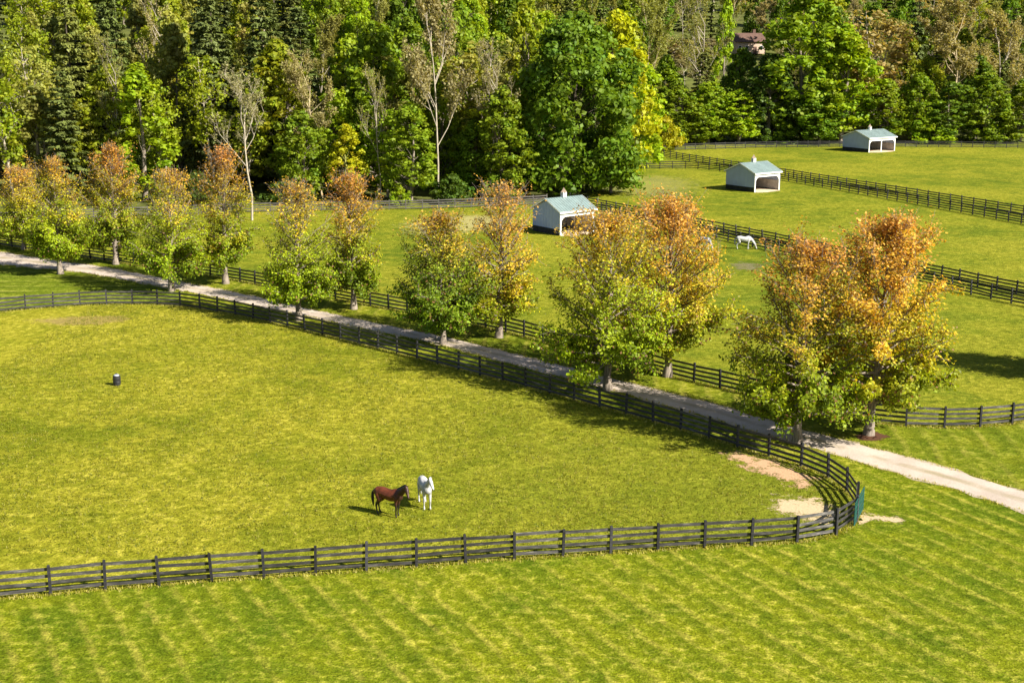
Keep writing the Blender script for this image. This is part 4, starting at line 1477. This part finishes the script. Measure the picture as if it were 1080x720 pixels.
rng = np.random.default_rng(5)
PC = np.array([(0.15, 0.17, 0.008), (0.21, 0.215, 0.012), (0.12, 0.15, 0.007), (0.30, 0.27, 0.045), (0.25, 0.235, 0.026)])
N = 150000
x = rng.uniform(-40, 22, N); y = rng.uniform(62, 132, N)
bare = np.zeros(N, bool)
for L in ([(768, 477), (790, 481), (815, 487), (838, 495), (855, 506), (850, 513), (832, 507), (805, 497), (780, 487)], [(818, 528), (840, 525), (862, 529), (878, 536), (880, 545), (862, 549), (840, 543), (822, 537)]):
    bare |= inside(A(L), x, y)
keep = ~bare & inside(paddock_pts, x, y) & (np.abs(x) < y * 0.42 + 3)
# uneven sward: clumped
den = 0.5 + 0.5 * np.sin(x * 0.9 + 2 * np.sin(y * 0.31)) * np.sin(y * 0.6 + 1.5 * np.sin(x * 0.5))
keep &= rng.uniform(size=N) < 0.25 + 0.6 * den
pts = np.stack([x[keep], y[keep], np.zeros(keep.sum())], 1)
tufts('grass', pts, rng, 0.085, PC, LEAF)
# long grass left by the mower under the fence lines
fp = []
for path in (PAD_FAR + PAD_DRIVE + PAD_BEND + PAD_FRONT, FENCE2):
    for q in smooth_path(A(path), 0.10):
        for _ in range(4):
            fp.append((q.x + rng.normal() * 0.16, q.y + rng.normal() * 0.16, 0))
for path in (UP, LO):
    for q in smooth_path(A(path), 0.08):
        fp.append((q.x + rng.normal() * 0.14, q.y + rng.normal() * 0.14, 0))
tufts('grass', np.array(fp), rng, 0.105, np.array([(0.30, 0.29, 0.03), (0.42, 0.37, 0.09), (0.22, 0.23, 0.015), (0.46, 0.41, 0.13)]), LEAF)

# ------------------------------------------------------------------ light, camera, render settings
SUN_EL, SX, SY = 37.0, 0.86, -0.51
w = bpy.data.worlds.new('World')
scene.world = w
w.use_nodes = True
nt = w.node_tree
bg = nt.nodes['Background']
sky = nt.nodes.new('ShaderNodeTexSky')
sky.sky_type = 'NISHITA'
sky.sun_disc = False
sky.sun_elevation = R(SUN_EL)
sky.sun_rotation = math.atan2(SX, SY)
sky.altitude = 200
nt.links.new(sky.outputs[0], bg.inputs['Color'])
bg.inputs['Strength'].default_value = 0.05

sd = bpy.data.lights.new('sun', 'SUN')
sd.energy = 5.0
sd.angle = R(0.5)
sd.color = (1.0, 0.94, 0.83)
so = bpy.data.objects.new('sun', sd)
COL.objects.link(so)
dirv = Vector((SX * math.cos(R(SUN_EL)), SY * math.cos(R(SUN_EL)), math.sin(R(SUN_EL))))
so.rotation_euler = dirv.to_track_quat('Z', 'Y').to_euler()
so.location = (30, -30, 60)

cd = bpy.data.cameras.new('camera')
cd.sensor_width = 36
cd.lens = FPX / PW * 36
cd.clip_start = 0.5
cd.clip_end = 6000
cam = bpy.data.objects.new('camera', cd)
COL.objects.link(cam)
cam.location = (0, 0, CAMH)
cam.rotation_euler = (R(90) - PITCH, 0, 0)
scene.camera = cam

scene.render.engine = 'CYCLES'
scene.view_settings.view_transform = 'Standard'
scene.view_settings.look = 'None'
scene.view_settings.exposure = 1.33
scene.view_settings.gamma = 1
scene.cycles.max_bounces = 6
scene.cycles.diffuse_bounces = 4
scene.cycles.transmission_bounces = 4
